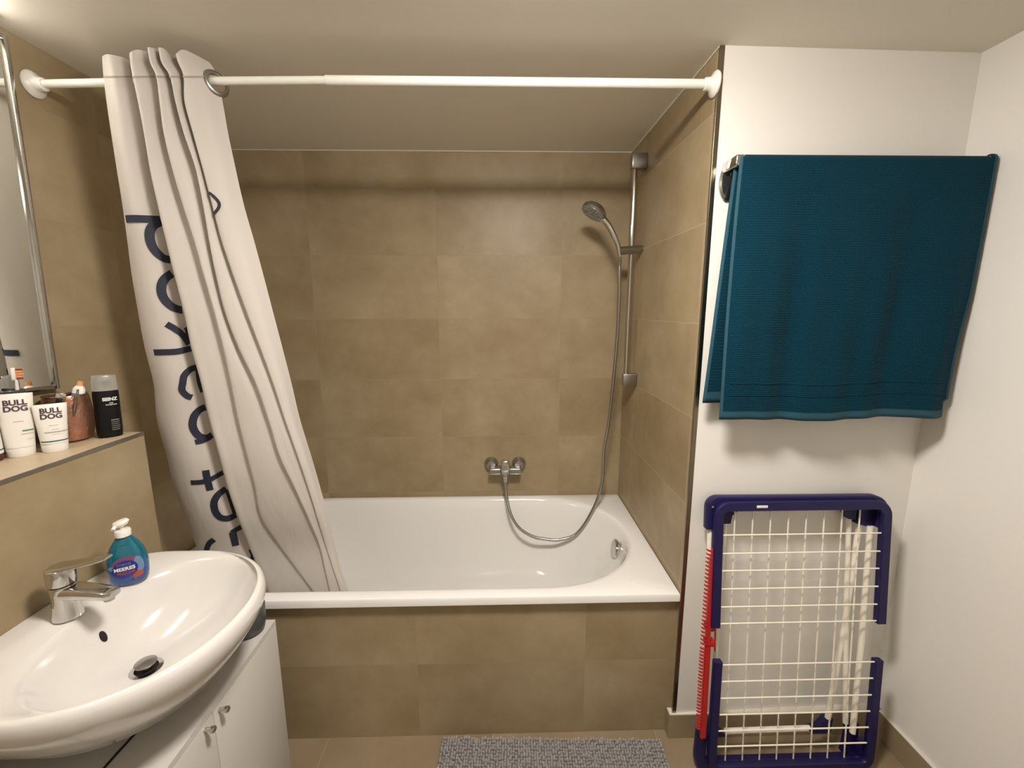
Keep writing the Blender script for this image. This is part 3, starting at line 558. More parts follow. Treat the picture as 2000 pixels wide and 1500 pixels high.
def towel():
    # profile from the back hem, over the bar, down to the front hem
    bar = Vector((0, -0.892, 1.945)); R_ = 0.0135
    NX = 90
    prof = []
    zb, zf = 1.262, 1.215
    for k in range(40): prof.append(('b', k / 40))
    for k in range(13): prof.append(('t', k / 12))
    for k in range(1, 61): prof.append(('f', k / 60))
    P, UV = [], []; acc = 0
    for kind, t in prof:
        row, uvr = [], []
        for i in range(NX + 1):
            s = i / NX
            if kind == 'b': h = (1 - t)
            elif kind == 'f': h = t
            else: h = 0
            # side edges: left drifts, right edge curves inward towards the bottom
            xl = 0.036 + (-0.010 * h + 0.012 * h * h if kind != 'b' else -0.036 * h)
            xr = 0.752 - 0.010 * h - 0.017 * max(0, h - 0.55) - 0.009 * math.sin(math.pi * min(1, max(0, (h - 0.5) / 0.5))) if kind != 'b' else 0.748 - 0.03 * h
            x = xl + (xr - xl) * s
            ripple = 0.0065 * math.sin(3 + 15 * s + 0.8 * h) + 0.004 * math.sin(1 + 27 * s - h) + 0.003 * math.sin(44 * s + 2)
            ripple *= min(1, h * 1.6)
            if kind == 'b': y = bar.y + R_ + 0.006 * h + abs(ripple) * 0.6; z = bar.z - (bar.z - zb) * h
            elif kind == 't':
                a = math.pi * t; y = bar.y + R_ * math.cos(a); z = bar.z + R_ * math.sin(a) * 1.0
            else:
                y = bar.y - R_ - 0.004 * h + 0.018 * h * (1 - s) * 0.3 + ripple * 1.1; z = bar.z - (bar.z - zf) * h + 0.004 * math.sin(9 * s + 1) * h + 0.004 * s
            if kind == 'f' and h > 0.93 and s > 0.97: y += 0.012
            if kind != 'b' and s > 0.985: z += 0.006 if kind == 't' else 0
            row.append(Vector((x, y, z))); uvr.append((s * 0.72, acc))
        acc += 0.012; P.append(row); UV.append(uvr)
    bm = BM(); grid(bm, P, UV)
    bm.faces.ensure_lookup_table()
    nrow = len(P) - 1
    idx = 0
    for i in range(nrow):
        for j in range(NX):
            f = bm.faces[idx]; idx += 1
            if i >= nrow - 2 or i < 2 or j < 1 or j >= NX - 1: f.material_index = 1
    o = obj('bath_towel', bm, [M['towel'], M['towel_hem']])
    so = o.modifiers.new('thickness', 'SOLIDIFY'); so.thickness = 0.005; so.offset = 0
    # woven bands near the front hem
    bm = BM()
    for zc in (0.86, 0.91):
        k = 52 + int(zc * 60)
        Q = [[p + Vector((0, -0.0030, dz)) for p in P[k]] for dz in (-0.0012, 0.0012)]
        Q = [[q for q in row[3:-3]] for row in Q]
        grid(bm, Q)
    so = obj('woven_band', bm, M['towel'], o)
    m = so.modifiers.new('thickness', 'SOLIDIFY'); m.thickness = 0.0012; m.offset = 0
    return o
tag(towel(), 'large dark teal terry bath towel draped over the towel bar', 'towel')

# ------------------------------------------------------------------ folded drying rack
lean = math.atan2(0.085, 0.96)
RK = thing('drying_rack', 'folded blue and white wire clothes airer leaning in the corner', 'drying rack', (0.046, -0.948, 0.0), (-lean, 0, 0))
# local frame: x right, z up along the rack, -y towards the room
def rb(name, parts, m, bev=0.006, label=None):
    bm = BM()
    for a, b in parts: box(bm, a, b, bev, 3)
    return obj(name, bm, m, RK, label=label)
def corner_frame(name, pts, w, d, m, y0=0.0):
    """flat U-shaped rail swept along pts (x,z) with rounded section"""
    bm = BM(); P = smooth = []
    ring = []
    path = [Vector((x, 0, z)) for x, z in pts]
    N = len(path); rows = []
    for i, p in enumerate(path):
        dd = (path[min(i + 1, N - 1)] - path[max(i - 1, 0)]).normalized(); nn = Vector((-dd.z, 0, dd.x))
        r = []
        for u, v in ((-.5, -.35), (-.42, -.5), (.42, -.5), (.5, -.35), (.5, .35), (.42, .5), (-.42, .5), (-.5, .35)):
            r.append(p + nn * u * w + Vector((0, y0 + v * d, 0)))
        rows.append(r)
    V = grid(bm, rows, wrap=True); bm.faces.new(V[0]); bm.faces.new(V[-1])
    return obj(name, bm, m, RK)
def arc(cx, cz, r, a0, a1, n=6):
    return [(cx + r * math.cos(math.radians(a0 + (a1 - a0) * k / n)), cz + r * math.sin(math.radians(a0 + (a1 - a0) * k / n))) for k in range(n + 1)]
# upper wing frame: left rail - top bar - right rail, lying on the main frame
corner_frame('upper_wing_frame', [(0.030, 0.525), (0.028, 0.80)] + arc(0.060, 0.896, 0.032, 180, 90) + [(0.3, 0.928)] + arc(0.538, 0.892, 0.036, 90, 0) + [(0.575, 0.80), (0.579, 0.528)], 0.030, 0.022, M['blue'], -0.010)
corner_frame('main_frame', [(0.014, 0.848)] + arc(0.034, 0.918, 0.020, 180, 90) + [(0.3, 0.9365)] + arc(0.540, 0.898, 0.038, 90, 0) + [(0.578, 0.845)], 0.034, 0.030, M['blue'], 0.012)
corner_frame('lower_wing_frame', [(0.044, 0.405), (0.036, 0.10)] + arc(0.062, 0.050, 0.026, 180, 270) + [(0.3, 0.024)] + arc(0.545, 0.052, 0.028, 270, 360) + [(0.576, 0.12), (0.581, 0.398)], 0.027, 0.022, M['blue'], -0.010)
corner_frame('main_frame', [(0.010, 0.135), (0.004, 0.06)] + arc(0.026, 0.040, 0.022, 180, 270) + [(0.3, 0.0175)] + arc(0.540, 0.042, 0.0245, 270, 360) + [(0.566, 0.09)], 0.033, 0.030, M['blue'], 0.012)
# braces behind the top bar (blue sockets that hold the white legs)
def plate(name, pts, y, d, m):
    bm = BM(); A = [bm.verts.new((x, y, z)) for x, z in pts]; B = [bm.verts.new((x, y + d, z)) for x, z in pts]
    bm.faces.new(A); bm.faces.new(B[::-1]); n = len(pts)
    for k in range(n): bm.faces.new((A[k], B[k], B[(k + 1) % n], A[(k + 1) % n]))
    return obj(name, bm, m, RK, smooth=False)
plate('leg_socket', [(0.055, 0.915), (0.130, 0.915), (0.128, 0.903), (0.105, 0.898), (0.090, 0.885), (0.085, 0.858), (0.062, 0.858), (0.055, 0.88)], 0.018, 0.022, M['blue'])
plate('leg_socket', [(0.440, 0.912), (0.505, 0.912), (0.500, 0.866), (0.478, 0.868), (0.464, 0.890), (0.440, 0.902)], 0.018, 0.022, M['blue'])
plate('leg_socket', [(0.512, 0.915), (0.560, 0.915), (0.560, 0.835), (0.530, 0.845), (0.506, 0.852)], 0.018, 0.022, M['blue'])
plate('leg_socket', [(0.050, 0.155), (0.075, 0.145), (0.085, 0.115), (0.110, 0.095), (0.045, 0.095)], 0.030, 0.022, M['blue'])
plate('leg_socket', [(0.395, 0.112), (0.43, 0.125), (0.452, 0.15), (0.478, 0.15), (0.470, 0.098), (0.405, 0.098)], 0.030, 0.022, M['blue'])
plate('leg_socket', [(0.528, 0.150), (0.560, 0.14), (0.560, 0.03), (0.512, 0.03), (0.520, 0.07)], 0.020, 0.022, M['blue'])
# wires: twelve across on the wings, eight long ones on the middle frame
for t_, xe in ((0.834, 0.562), (0.773, 0.563), (0.715, 0.564), (0.654, 0.565), (0.593, 0.565), (0.536, 0.566), (0.393, 0.570), (0.335, 0.567), (0.276, 0.567), (0.218, 0.566), (0.160, 0.563), (0.104, 0.560)):
    bm = BM(); tube(bm, [(0.040, -0.014, t_), (xe, -0.014, t_)], 0.0025, 8); obj('cross_wire', bm, M['wire'], RK)
for k in range(8):
    x = 0.090 + 0.0588 * k
    bm = BM(); tube(bm, [(x, 0.004, 0.030), (x, 0.004, 0.922)], 0.0024, 8); obj('long_wire', bm, M['wire'], RK)
# side tube with the red peg racks
bm = BM(); tube(bm, [(0.014, 0.012, 0.855), (0.020, 0.012, 0.44), (0.014, 0.012, 0.12)], 0.0095, 12); obj('side_tube', bm, M['wire'], RK)
bm = BM(); tube(bm, [(0.548, 0.014, 0.845), (0.545, 0.014, 0.45), (0.534, 0.014, 0.115)], 0.0095, 12); obj('side_tube', bm, M['wire'], RK)
bm = BM(); tube(bm, [(0.492, 0.036, 0.868), (0.500, 0.030, 0.5), (0.518, 0.026, 0.14)], 0.0085, 12); obj('leg', bm, M['wire'], RK)
bm = BM(); tube(bm, [(0.528, 0.034, 0.845), (0.500, 0.034, 0.5), (0.463, 0.036, 0.150)], 0.0095, 12); obj('leg', bm, M['wire'], RK)
bm = BM(); tube(bm, [(0.072, 0.030, 0.862), (0.060, 0.034, 0.5), (0.055, 0.038, 0.15)], 0.0085, 12); obj('leg', bm, M['wire'], RK)
bm = BM(); tube(bm, [(0.105, 0.042, 0.105), (0.405, 0.042, 0.108)], 0.0095, 12); obj('leg_crossbar', bm, M['wire'], RK)
# red comb racks
def comb(z0, z1, xa, xb, dx):
    bm = BM()
    n = int((z1 - z0) / 0.0128)
    def X(z): return xa + (xb - xa) * (z - z0) / (z1 - z0)
    rows = []
    for k in range(11):
        z = z0 + (z1 - z0) * k / 10; x = X(z)
        rows.append([Vector((x + 0.024, -0.014, z)), Vector((x + 0.010 - dx, -0.018, z)), Vector((x + 0.010 - dx, -0.008, z)), Vector((x + 0.024, -0.004, z))])
    V = grid(bm, rows, wrap=True); bm.faces.new(V[0]); bm.faces.new(V[-1])
    for k in range(n):
        z = z0 + 0.03 * (z0 < 0.3) + (z1 - z0 - 0.03 * (z0 < 0.3)) * (k + 0.5) / n; x = X(z)
        tube(bm, [(x + 0.012 - dx, -0.013, z - 0.004), (x - 0.004 - dx, -0.016, z + 0.002), (x - 0.009 - dx, -0.016, z + 0.006)], [0.0034, 0.0032, 0.0022], 6)
    return obj('peg_rack', bm, M['red'], RK)
comb(0.462, 0.790, -0.009, 0.001, 0.0)
comb(0.136, 0.458, -0.012, -0.006, 0.004)
bm = BM()
for z in (0.515, 0.462): box(bm, (0.006, -0.010, z - 0.010), (0.036, 0.018, z + 0.010), 0.003)
tube(bm, [(0.037, 0.0, 0.525), (0.039, 0.0, 0.43)], 0.0025, 6)
obj('rack_clip', bm, M['red'], RK)
bm = BM(); lathe(bm, [(0, 0), (0.0038, 0), (0.003, 0.0015), (0, 0.002)], 12, align((0.011, -0.008, 0.925), (0, -1, 0))); obj('rivet', bm, M['chrome'], RK)
bm = BM(); box(bm, (0.145, -0.0228, 0.925), (0.180, -0.0205, 0.933), 0.0006); obj('label_sticker', bm, M['white_ink'], RK, label='small white sticker')

# ------------------------------------------------------------------ bath mat
mt = thing('bath_mat', 'grey chenille bath mat on the floor in front of the tub', 'bath mat', (-0.45, -1.094, 0.0), (0, 0, -0.036))
bm = BM(); box(bm, (-0.400, -0.27, 0.001), (0.392, 0.262, 0.010), 0.004); obj('backing', bm, M['mat_base'], mt)
bm = BM()
nx, ny = 84, 46
for i in range(nx):
    for j in range(ny):
        x = -0.397 + 0.788 * (i + 0.5) / nx + random.uniform(-.0005, .0005); y = -0.268 + 0.532 * (j + 0.5) / ny + random.uniform(-.002, .002)
        r = random.uniform(0.0046, 0.0054); h = random.uniform(0.012, 0.016); lx, ly = random.uniform(-.002, .002), random.uniform(-.005, .003)
        vs = []
        for z, q in ((0.008, 0.8), (0.55 * h + 0.004, 1.0), (0.85 * h + 0.006, 0.8)):
            vs.append([bm.verts.new((x + lx * z / 0.02 + r * q * math.cos(t), y + ly * z / 0.02 + r * q * math.sin(t), z)) for t in [math.pi * k / 2.5 for k in range(5)]])
        tp = bm.verts.new((x + lx * 1.2, y + ly * 1.2, h + 0.008))
        for A, B in zip(vs, vs[1:]):
            for k in range(5): bm.faces.new((A[k], A[(k + 1) % 5], B[(k + 1) % 5], B[k]))
        for k in range(5): bm.faces.new((vs[-1][k], vs[-1][(k + 1) % 5], tp))
pl = obj('pile', bm, M['pile'], mt, recalc=False); pl['kind'] = 'stuff'

# ------------------------------------------------------------------ wash basin
SX, SY, SZ = -1.70, -1.235, 0.0
SK = thing('wash_basin', 'white oval ceramic washbasin mounted on the tiled ledge wall', 'washbasin', (SX, SY, 0))
NB = 144
def outline(sc, z, inset=0.0):
    pts = []
    cx = 0.20
    for k in range(NB):
        t = 2 * math.pi * k / NB; c, s = math.cos(t), math.sin(t)
        if c >= 0: x = cx + 0.290 * abs(c) ** (2 / 2.15); y = 0.278 * math.copysign(abs(s) ** (2 / 2.15), s)
        else: x = cx - 0.199 * abs(c) ** (2 / 6.0); y = 0.278 * math.copysign(abs(s) ** (2 / 2.6), s)
        ccx = 0.20
        x2 = ccx + (x - ccx) * sc if x > ccx else (x if sc > 0.9 and inset == 0 else ccx + (x - ccx) * sc)
        if inset: 
            d = Vector((x - ccx, y)); L = d.length; d *= (L - inset) / L; x2, y2 = ccx + d.x, d.y
            pts.append(Vector((x2, y2, z))); continue
        pts.append(Vector((max(0.001, x2), y * sc, z)))
    return pts
def bowl(z, cx, a, b, e=2.2):
    pts = []
    for k in range(NB):
        t = 2 * math.pi * k / NB; c, s = math.cos(t), math.sin(t)
        pts.append(Vector((cx + a * math.copysign(abs(c) ** (2 / e), c), b * math.copysign(abs(s) ** (2 / e), s), z)))
    return pts
P = [outline(0.30, 0.655), outline(0.52, 0.666), outline(0.72, 0.700), outline(0.86, 0.748), outline(0.94, 0.782), outline(0.982, 0.804), outline(1.0, 0.824),
     outline(0.996, 0.838), outline(0.984, 0.848), outline(0.965, 0.8525), outline(0.942, 0.853)]
P += [bowl(0.8485, 0.287, 0.186, 0.243, 2.25), bowl(0.842, 0.287, 0.178, 0.236), bowl(0.828, 0.286, 0.170, 0.226), bowl(0.80, 0.283, 0.160, 0.208), bowl(0.77, 0.278, 0.146, 0.180), bowl(0.742, 0.270, 0.124, 0.142, 2.1),
      bowl(0.724, 0.262, 0.096, 0.104, 2), bowl(0.714, 0.254, 0.066, 0.070, 2), bowl(0.709, 0.246, 0.038, 0.040, 2), bowl(0.707, 0.240, 0.0245, 0.0245, 2), bowl(0.700, 0.240, 0.0225, 0.0225, 2), bowl(0.670, 0.240, 0.020, 0.020, 2)]
bm = BM(); V = grid(bm, P, wrap=True); bm.faces.new(V[0]); bm.faces.new(V[-1])
obj('basin', bm, M['ceramic'], SK)
bm = BM(); lathe(bm, [(0, 0.0030), (0.011, 0.0026), (0.0115, -0.003), (0, -0.003)], 24, align((0.1305, 0.022, 0.778), (0.95, 0, 0.31)), sx=0.62, sy=1.25)
obj('overflow_hole', bm, M['hole'], SK, label='dark oval overflow hole')
bm = BM(); lathe(bm, [(0.022, 0.7045), (0.0325, 0.7080), (0.0325, 0.7095), (0.0235, 0.7105), (0.0215, 0.704), (0.022, 0.7045)], 36, Matrix.Translation((0.240, 0, 0))); obj('drain_ring', bm, M['chrome'], SK)
bm = BM(); lathe(bm, [(0, 0.708), (0.0085, 0.708), (0.0085, 0.722), (0.0215, 0.7225), (0.022, 0.7255), (0.012, 0.7285), (0, 0.7292)], 32, Matrix.Translation((0.240, 0, 0)));
obj('drain_plug', bm, M['dull_chrome'], SK)
bm = BM(); lathe(bm, [(0, 0.7035), (0.0222, 0.7035), (0.0222, 0.7065), (0, 0.7065)], 24, Matrix.Translation((0.240, 0, 0))); obj('drain_hole', bm, M['hole'], SK)

tp = thing('basin_tap', 'chrome single lever mixer tap on the washbasin', 'tap', (SX + 0.085, SY + 0.000, 0.853))
bm = BM()
lathe(bm, [(0, 0.0), (0.0275, 0.0), (0.0270, 0.006), (0.0245, 0.020), (0.0230, 0.045), (0.0235, 0.062), (0.0245, 0.074), (0.0235, 0.080), (0, 0.080)], 36, Matrix.Shear('XY', 4, (0.0, 0.0)))
obj('body', bm, M['chrome'], tp)
bm = BM()
rows = []
for k in range(13):
    t = k / 12; x = 0.005 + 0.108 * t; z = 0.063 - 0.004 * t - 0.006 * t * t; w = 0.0225 - 0.0035 * t; h = 0.0165 - 0.0075 * t
    if k == 12: w *= .8; h *= .7
    rows.append([Vector((x, w * math.copysign(abs(math.cos(a)) ** 0.6, math.cos(a)), z + h * math.copysign(abs(math.sin(a)) ** 0.6, math.sin(a)))) for a in [2 * math.pi * q / 24 for q in range(24)]])
V = grid(bm, rows, wrap=True); bm.faces.new(V[0]); bm.faces.new(V[-1]); obj('spout', bm, M['chrome'], tp)
bm = BM(); lathe(bm, [(0, -0.008), (0.010, -0.008), (0.0115, 0.0), (0.0115, 0.008), (0, 0.008)], 20, Matrix.Translation((0.098, 0, 0.046))); obj('aerator', bm, M['dull_chrome'], tp)
bm = BM()
lathe(bm, [(0, 0.083), (0.0245, 0.083), (0.0255, 0.090), (0.0262, 0.112), (0.0250, 0.120), (0.018, 0.1245), (0, 0.1255)], 36)
rows = []
for k in range(15):
    t = k / 14; x = -0.012 + 0.125 * t; z = 0.119 + 0.021 * t + 0.004 * t * t; w = 0.0225 - 0.0075 * t; h = 0.0070 - 0.0035 * t
    if k == 14: w *= .7; h *= .6
    rows.append([Vector((x, w * math.copysign(abs(math.cos(a)) ** 0.7, math.cos(a)), z + h * math.copysign(abs(math.sin(a)) ** 0.7, math.sin(a)))) for a in [2 * math.pi * q / 20 for q in range(20)]])
V = grid(bm, rows, wrap=True); bm.faces.new(V[0]); bm.faces.new(V[-1]); obj('lever', bm, M['chrome'], tp)

# ------------------------------------------------------------------ cabinet under the basin
CB = thing('vanity_cabinet', 'white two-door cabinet standing under the washbasin', 'cabinet', (-1.70, -1.245, 0))
CY = 0.306
bm = BM()
box(bm, (0.001, -CY, 0.0), (0.362, CY, 0.584), 0.001)
obj('carcass', bm, M['cabinet'], CB)
# top panel with a cut-out for the waste pipe
bm = BM()
top_pts = [(0.001, -CY), (0.380, -CY), (0.380, CY), (0.001, CY), (0.001, 0.13), (0.10, 0.13), (0.20, 0.112), (0.265, 0.085), (0.299, 0.045), (0.281, 0.005), (0.256, -0.024), (0.12, -0.03), (0.001, -0.03)]
A = [bm.verts.new((x, y, 0.584)) for x, y in top_pts]; B = [bm.verts.new((x, y, 0.600)) for x, y in top_pts]
bm.faces.new(A[::-1]); bm.faces.new(B); n = len(A)
for k in range(n): bm.faces.new((A[k], A[(k + 1) % n], B[(k + 1) % n], B[k]))
obj('top_panel', bm, M['cabinet'], CB, smooth=False)
bm = BM()
tube(bm, smooth_path([(0.292, 0.060, 0.6012), (0.297, 0.039, 0.6012), (0.279, 0.005, 0.6012), (0.256, -0.024, 0.6012), (0.2505, -0.08, 0.6012), (0.249, -0.13, 0.6012), (0.249, -0.20, 0.6012), (0.250, -0.30, 0.6012)], 5), 0.0026, 8)
obj('gap_line', bm, M['hole'], CB, label='thin dark tube drawn for the shaded gap line in the top panel')  # added dark tube standing in for the shaded cut-out edge and gap
for s, kn in ((1, 0.020), (-1, -0.043)):
    a, b = sorted((s * 0.0012, s * CY)); a += 0.010; b += 0.010 if s < 0 else 0
    bm = BM(); box(bm, (0.364, a, 0.03), (0.380, min(b, CY), 0.5820), 0.001); d = obj('door', bm, M['cabinet'], CB)
    ky = (0.030 if s > 0 else -0.022) 
    bm = BM(); lathe(bm, [(0, 0), (0.0045, 0), (0.0045, 0.012), (0.0075, 0.014), (0.0080, 0.022), (0.0065, 0.024), (0, 0.0245)], 20, align((0.380, ky, 0.570), (1, 0, 0)))
    obj('knob', bm, M['chrome'], d)
bm = BM(); box(bm, (0.3815, 0, 0), (0.3818, 0.0001, 0.0001)); bm.free()

tb = thing('storage_tub', 'dark grey rounded plastic tub on the cabinet top under the basin', 'tub', (-1.372, -0.988, 0.600))
bm = BM(); lathe(bm, [(0, 0.0005), (0.034, 0.0005), (0.043, 0.010), (0.047, 0.030), (0.048, 0.083), (0.0465, 0.086), (0.045, 0.083), (0.043, 0.03), (0.034, 0.008), (0, 0.008)], 36); obj('shell', bm, M['dark_plastic'], tb)

# ------------------------------------------------------------------ mirror
mr = thing('wall_mirror', 'tall chrome-framed wall mirror above the tiled ledge', 'mirror', (XL, -0.903, 1.325), (-0.034, 0, 0))
bm = BM(); box(bm, (0.012, -0.85, 0.012), (0.0155, -0.008, 0.905)); obj('mirror_glass', bm, M['mirror'], mr, smooth=False)
bm = BM()
box(bm, (0.0, -0.012, 0.0), (0.024, 0.0, 0.915), 0.0025); box(bm, (0.0, -0.86, 0.0), (0.024, -0.848, 0.915), 0.0025)
box(bm, (0.0, -0.86, 0.0), (0.022, 0.0, 0.012), 0.0025); box(bm, (0.0, -0.86, 0.903), (0.022, 0.0, 0.915), 0.0025)
obj('frame', bm, M['chrome'], mr)

# ------------------------------------------------------------------ soap bottle on the basin
def facing(x, y, extra=0.0): return math.atan2(-2.1455 - y, -0.6136 - x) + math.pi / 2 + extra      # local -y looks to the room centre
sx_, sy_ = -1.583, -1.105
sb_ = thing('soap_bottle', 'blue pump bottle of liquid hand soap behind the basin tap', 'soap bottle', (sx_, sy_, 0.853), (0, 0, facing(sx_, sy_, -0.15)))
bm = BM()
lathe(bm, [(0, 0.0), (0.034, 0.0), (0.038, 0.004), (0.0405, 0.02), (0.0420, 0.045), (0.0405, 0.065), (0.0360, 0.085), (0.0280, 0.103), (0.0190, 0.117), (0.0150, 0.123), (0.0150, 0.128), (0, 0.128)], 44, sx=1.0, sy=0.62, e=2.2)
sbody = obj('body', bm, M['soap'], sb_)
bm = BM()
lathe(bm, [(0, 0.126), (0.0165, 0.126), (0.0168, 0.139), (0.0155, 0.142), (0.008, 0.144), (0, 0.144)], 28)
obj('collar', bm, M['white_plastic'], sb_)
bm = BM(); lathe(bm, [(0, 0.143), (0.0045, 0.143), (0.0045, 0.152), (0.006, 0.154), (0, 0.154)], 16)
lathe(bm, [(0, -0.005), (0.012, -0.004), (0.0165, 0.003), (0.014, 0.009), (0, 0.011)], 24, Matrix.Translation((0.000, 0, 0.157)) @ Matrix.Rotation(-0.25, 4, 'Y'), sx=1.05, sy=0.85)
tube(bm, [(-0.005, 0.0, 0.157), (-0.012, -0.010, 0.156), (-0.015, -0.018, 0.152)], 0.0045, 10)
obj('pump_head', bm, M['white_plastic'], sb_)
def sfront(x, z, off=0.0006):
    # front surface of the bottle at (x, z)
    prof = [(0.0, 0.034), (0.004, 0.038), (0.02, 0.0405), (0.045, 0.0420), (0.065, 0.0405), (0.085, 0.036), (0.103, 0.028)]
    r = prof[-1][1]
    for (z0, r0), (z1, r1) in zip(prof, prof[1:]):
        if z0 <= z <= z1: r = r0 + (r1 - r0) * (z - z0) / (z1 - z0); break
    q = max(0, 1 - (min(abs(x) / r, 1)) ** 2.2)
    return -r * 0.62 * q ** (1 / 2.2) - off
def patch(cx, cz, a, b, m, off, rot=0.0, name='label_print'):
    bm = BM(); rings = []
    c0 = bm.verts.new((cx, sfront(cx, cz, off), cz)); prev = None
    for rr in (0.33, 0.66, 1.0):
        ring = []
        for k in range(32):
            t = 2 * math.pi * k / 32; u, v = rr * a * math.cos(t), rr * b * math.sin(t)
            x = cx + u * math.cos(rot) - v * math.sin(rot); z = cz + u * math.sin(rot) + v * math.cos(rot)
            ring.append(bm.verts.new((x, sfront(x, z, off), z)))
        for k in range(32):
            if prev is None: bm.faces.new((c0, ring[k], ring[(k + 1) % 32]))
            else: bm.faces.new((prev[k], ring[k], ring[(k + 1) % 32], prev[(k + 1) % 32]))
        prev = ring
    return obj(name, bm, m, sbody)
patch(-0.002, 0.062, 0.026, 0.016, M['soap_label_pink'], 0.0006, 0.2)
patch(0.024, 0.050, 0.009, 0.022, M['soap_label_pale'], 0.0009, 0.1)
patch(-0.028, 0.052, 0.008, 0.006, M['soap_label_pale'], 0.0009, 0.1)
patch(0.020, 0.024, 0.011, 0.009, M['soap_label_red'], 0.0012, 0.2)
patch(-0.003, 0.045, 0.025, 0.023, M['soap_label_blue'], 0.0016, 0.2)
bd = lambda co: Vector((co.x, sfront(co.x, co.z, 0.0026) + (co.y) * 0.2, co.z))
R90 = (math.pi / 2, 0, 0)
text_obj('lettering', 'MEERES', 0.0125, M['white_ink'], sbody, (-0.004, 0, 0.0435), R90, bold=0.0004, align_x='CENTER', bend=bd)
text_obj('lettering', 'FRISCHE', 0.0095, M['soap_label_red'], sbody, (-0.002, 0, 0.033), R90, bold=0.0003, align_x='CENTER', bend=bd)
text_obj('lettering', 'ETIKOS', 0.0085, M['soap_label_pale'], sbody, (-0.004, 0, 0.0565), R90, bold=0.0001, align_x='CENTER', bend=bd)

# ------------------------------------------------------------------ things on the ledge (top at 1.183)
LZ = 1.183
def cosmetic_tube(name, x, y, h, w, label, cap_h, big, tilt=0.0, rz=0.0):
    o = thing(name, label, 'tube', (x, y, LZ), (0, tilt, facing(x, y, rz)), 'white toiletry tubes on the ledge')
    bm = BM(); rows = []
    NN = 32
    for k in range(11):
        t = k / 10; z = cap_h + (h - cap_h) * t
        a = w * (0.40 + 0.10 * t); b = w * 0.34 * (1 - t) ** 0.75 + 0.0012
        rows.append([Vector((a * math.copysign(abs(math.cos(q)) ** 0.85, math.cos(q)), b * math.copysign(abs(math.sin(q)) ** 0.85, math.sin(q)), z)) for q in [2 * math.pi * i / NN for i in range(NN)]])
    V = grid(bm, rows, wrap=True); bm.faces.new(V[0]); bm.faces.new(V[-1]); tbody = obj('tube_body', bm, M['tube_white'], o)
    bm = BM(); lathe(bm, [(0, 0), (0.370 * w, 0.0), (0.385 * w, 0.003), (0.400 * w, cap_h - 0.001), (0.390 * w, cap_h), (0, cap_h)], 32, sy=0.86); obj('cap', bm, M['white_plastic'], o)
    def fy(x_, z_, off):
        t = min(max((z_ - cap_h) / (h - cap_h), 0), 1); a = w * (0.40 + 0.10 * t); b = w * 0.34 * (1 - t) ** 0.75 + 0.0012
        q = max(0, 1 - min(1, abs(x_) / a) ** (2 / 0.85)); return -b * q ** 0.425 - off
    bend = lambda co: Vector((co.x, fy(co.x, co.z, 0.0012), co.z))
    ts = w * 0.275
    text_obj('lettering', 'BULL', ts, M['ink'], tbody, (0, 0, h * 0.83 - ts * 0.05), R90, bold=ts * 0.035, align_x='CENTER', bend=bend, extrude=0)
    text_obj('lettering', 'DOG', ts, M['ink'], tbody, (0, 0, h * 0.83 - ts * 0.88), R90, bold=ts * 0.035, align_x='CENTER', bend=bend, extrude=0)
    def band(z0, z1, m, x0=-1, x1=1, nm='printed_band'):
        bm = BM(); R2 = []
        for z in (z0, z1):
            t = (z - cap_h) / (h - cap_h); a = w * (0.40 + 0.10 * t)
            R2.append([Vector((x_ * a * 0.985, fy(x_ * a * 0.985, z, 0.0008), z)) for x_ in [x0 + (x1 - x0) * i / 20 for i in range(21)]])
        grid(bm, R2); obj(nm, bm, m, tbody)
    band(h * 0.56, h * 0.567, M['grey_ink'], -0.25, 0.35)
    if big:
        band(h * 0.40, h * 0.425, M['green_ink'], 0.2, 0.9); band(h * 0.355, h * 0.363, M['grey_ink'], 0.1, 0.9); band(h * 0.27, h * 0.275, M['grey_ink'], 0.45, 0.9)
    else:
        band(h * 0.475, h * 0.480, M['green_ink'], -0.1, 0.4); band(h * 0.415, h * 0.432, M['grey_ink'], -0.6, 1.0); band(h * 0.375, h * 0.380, M['grey_ink'], -0.1, 0.45)
        band(h * 0.225, h * 0.248, M['teal_ink'], -0.95, 1.0)
    return o
cosmetic_tube('cosmetic_tube', -1.836, -1.068, 0.158, 0.066, 'taller white squeeze tube standing on its cap on the ledge', 0.024, True, tilt=0.04, rz=0.05)
cosmetic_tube('cosmetic_tube', -1.787, -1.032, 0.124, 0.064, 'shorter white squeeze tube with a dark teal stripe on the ledge', 0.023, False, tilt=0.03, rz=0.05)

x, y = -1.862, -1.113
bo = thing('pump_bottle', 'brown bottle with white label, leftmost on the ledge', 'bottle', (x, y, LZ), (0, 0, facing(x, y)))
bm = BM(); lathe(bm, [(0, 0), (0.022, 0), (0.024, 0.003), (0.024, 0.100), (0.018, 0.112), (0.010, 0.118), (0.010, 0.130), (0, 0.130)], 32); obj('body', bm, M['brown_glass'], bo)
bm = BM(); lathe(bm, [(0.0245, 0.020), (0.0245, 0.092)], 32) if False else None
rows = [[Vector((0.0246 * math.cos(t), 0.0246 * math.sin(t), z)) for t in [2 * math.pi * k / 40 for k in range(40)]] for z in (0.018, 0.092)]
grid(bm, rows, wrap=True); blab = obj('label', bm, M['tube_white'], bo)
rows = [[Vector((0.0250 * math.cos(t), 0.0250 * math.sin(t), z)) for t in [2 * math.pi * k / 40 for k in range(40)]] for z in (0.026, 0.029)]
bm = BM(); grid(bm, rows, wrap=True); obj('printed_band', bm, M['teal_ink'], blab)
cyl = lambda r: (lambda co: Vector((r * math.sin(co.x / r), -r * math.cos(co.x / r), co.z)))
text_obj('lettering', 'BULL', 0.017, M['ink'], blab, (0.003, 0, 0.074), R90, bold=0.0005, align_x='CENTER', bend=cyl(0.0252), extrude=0)
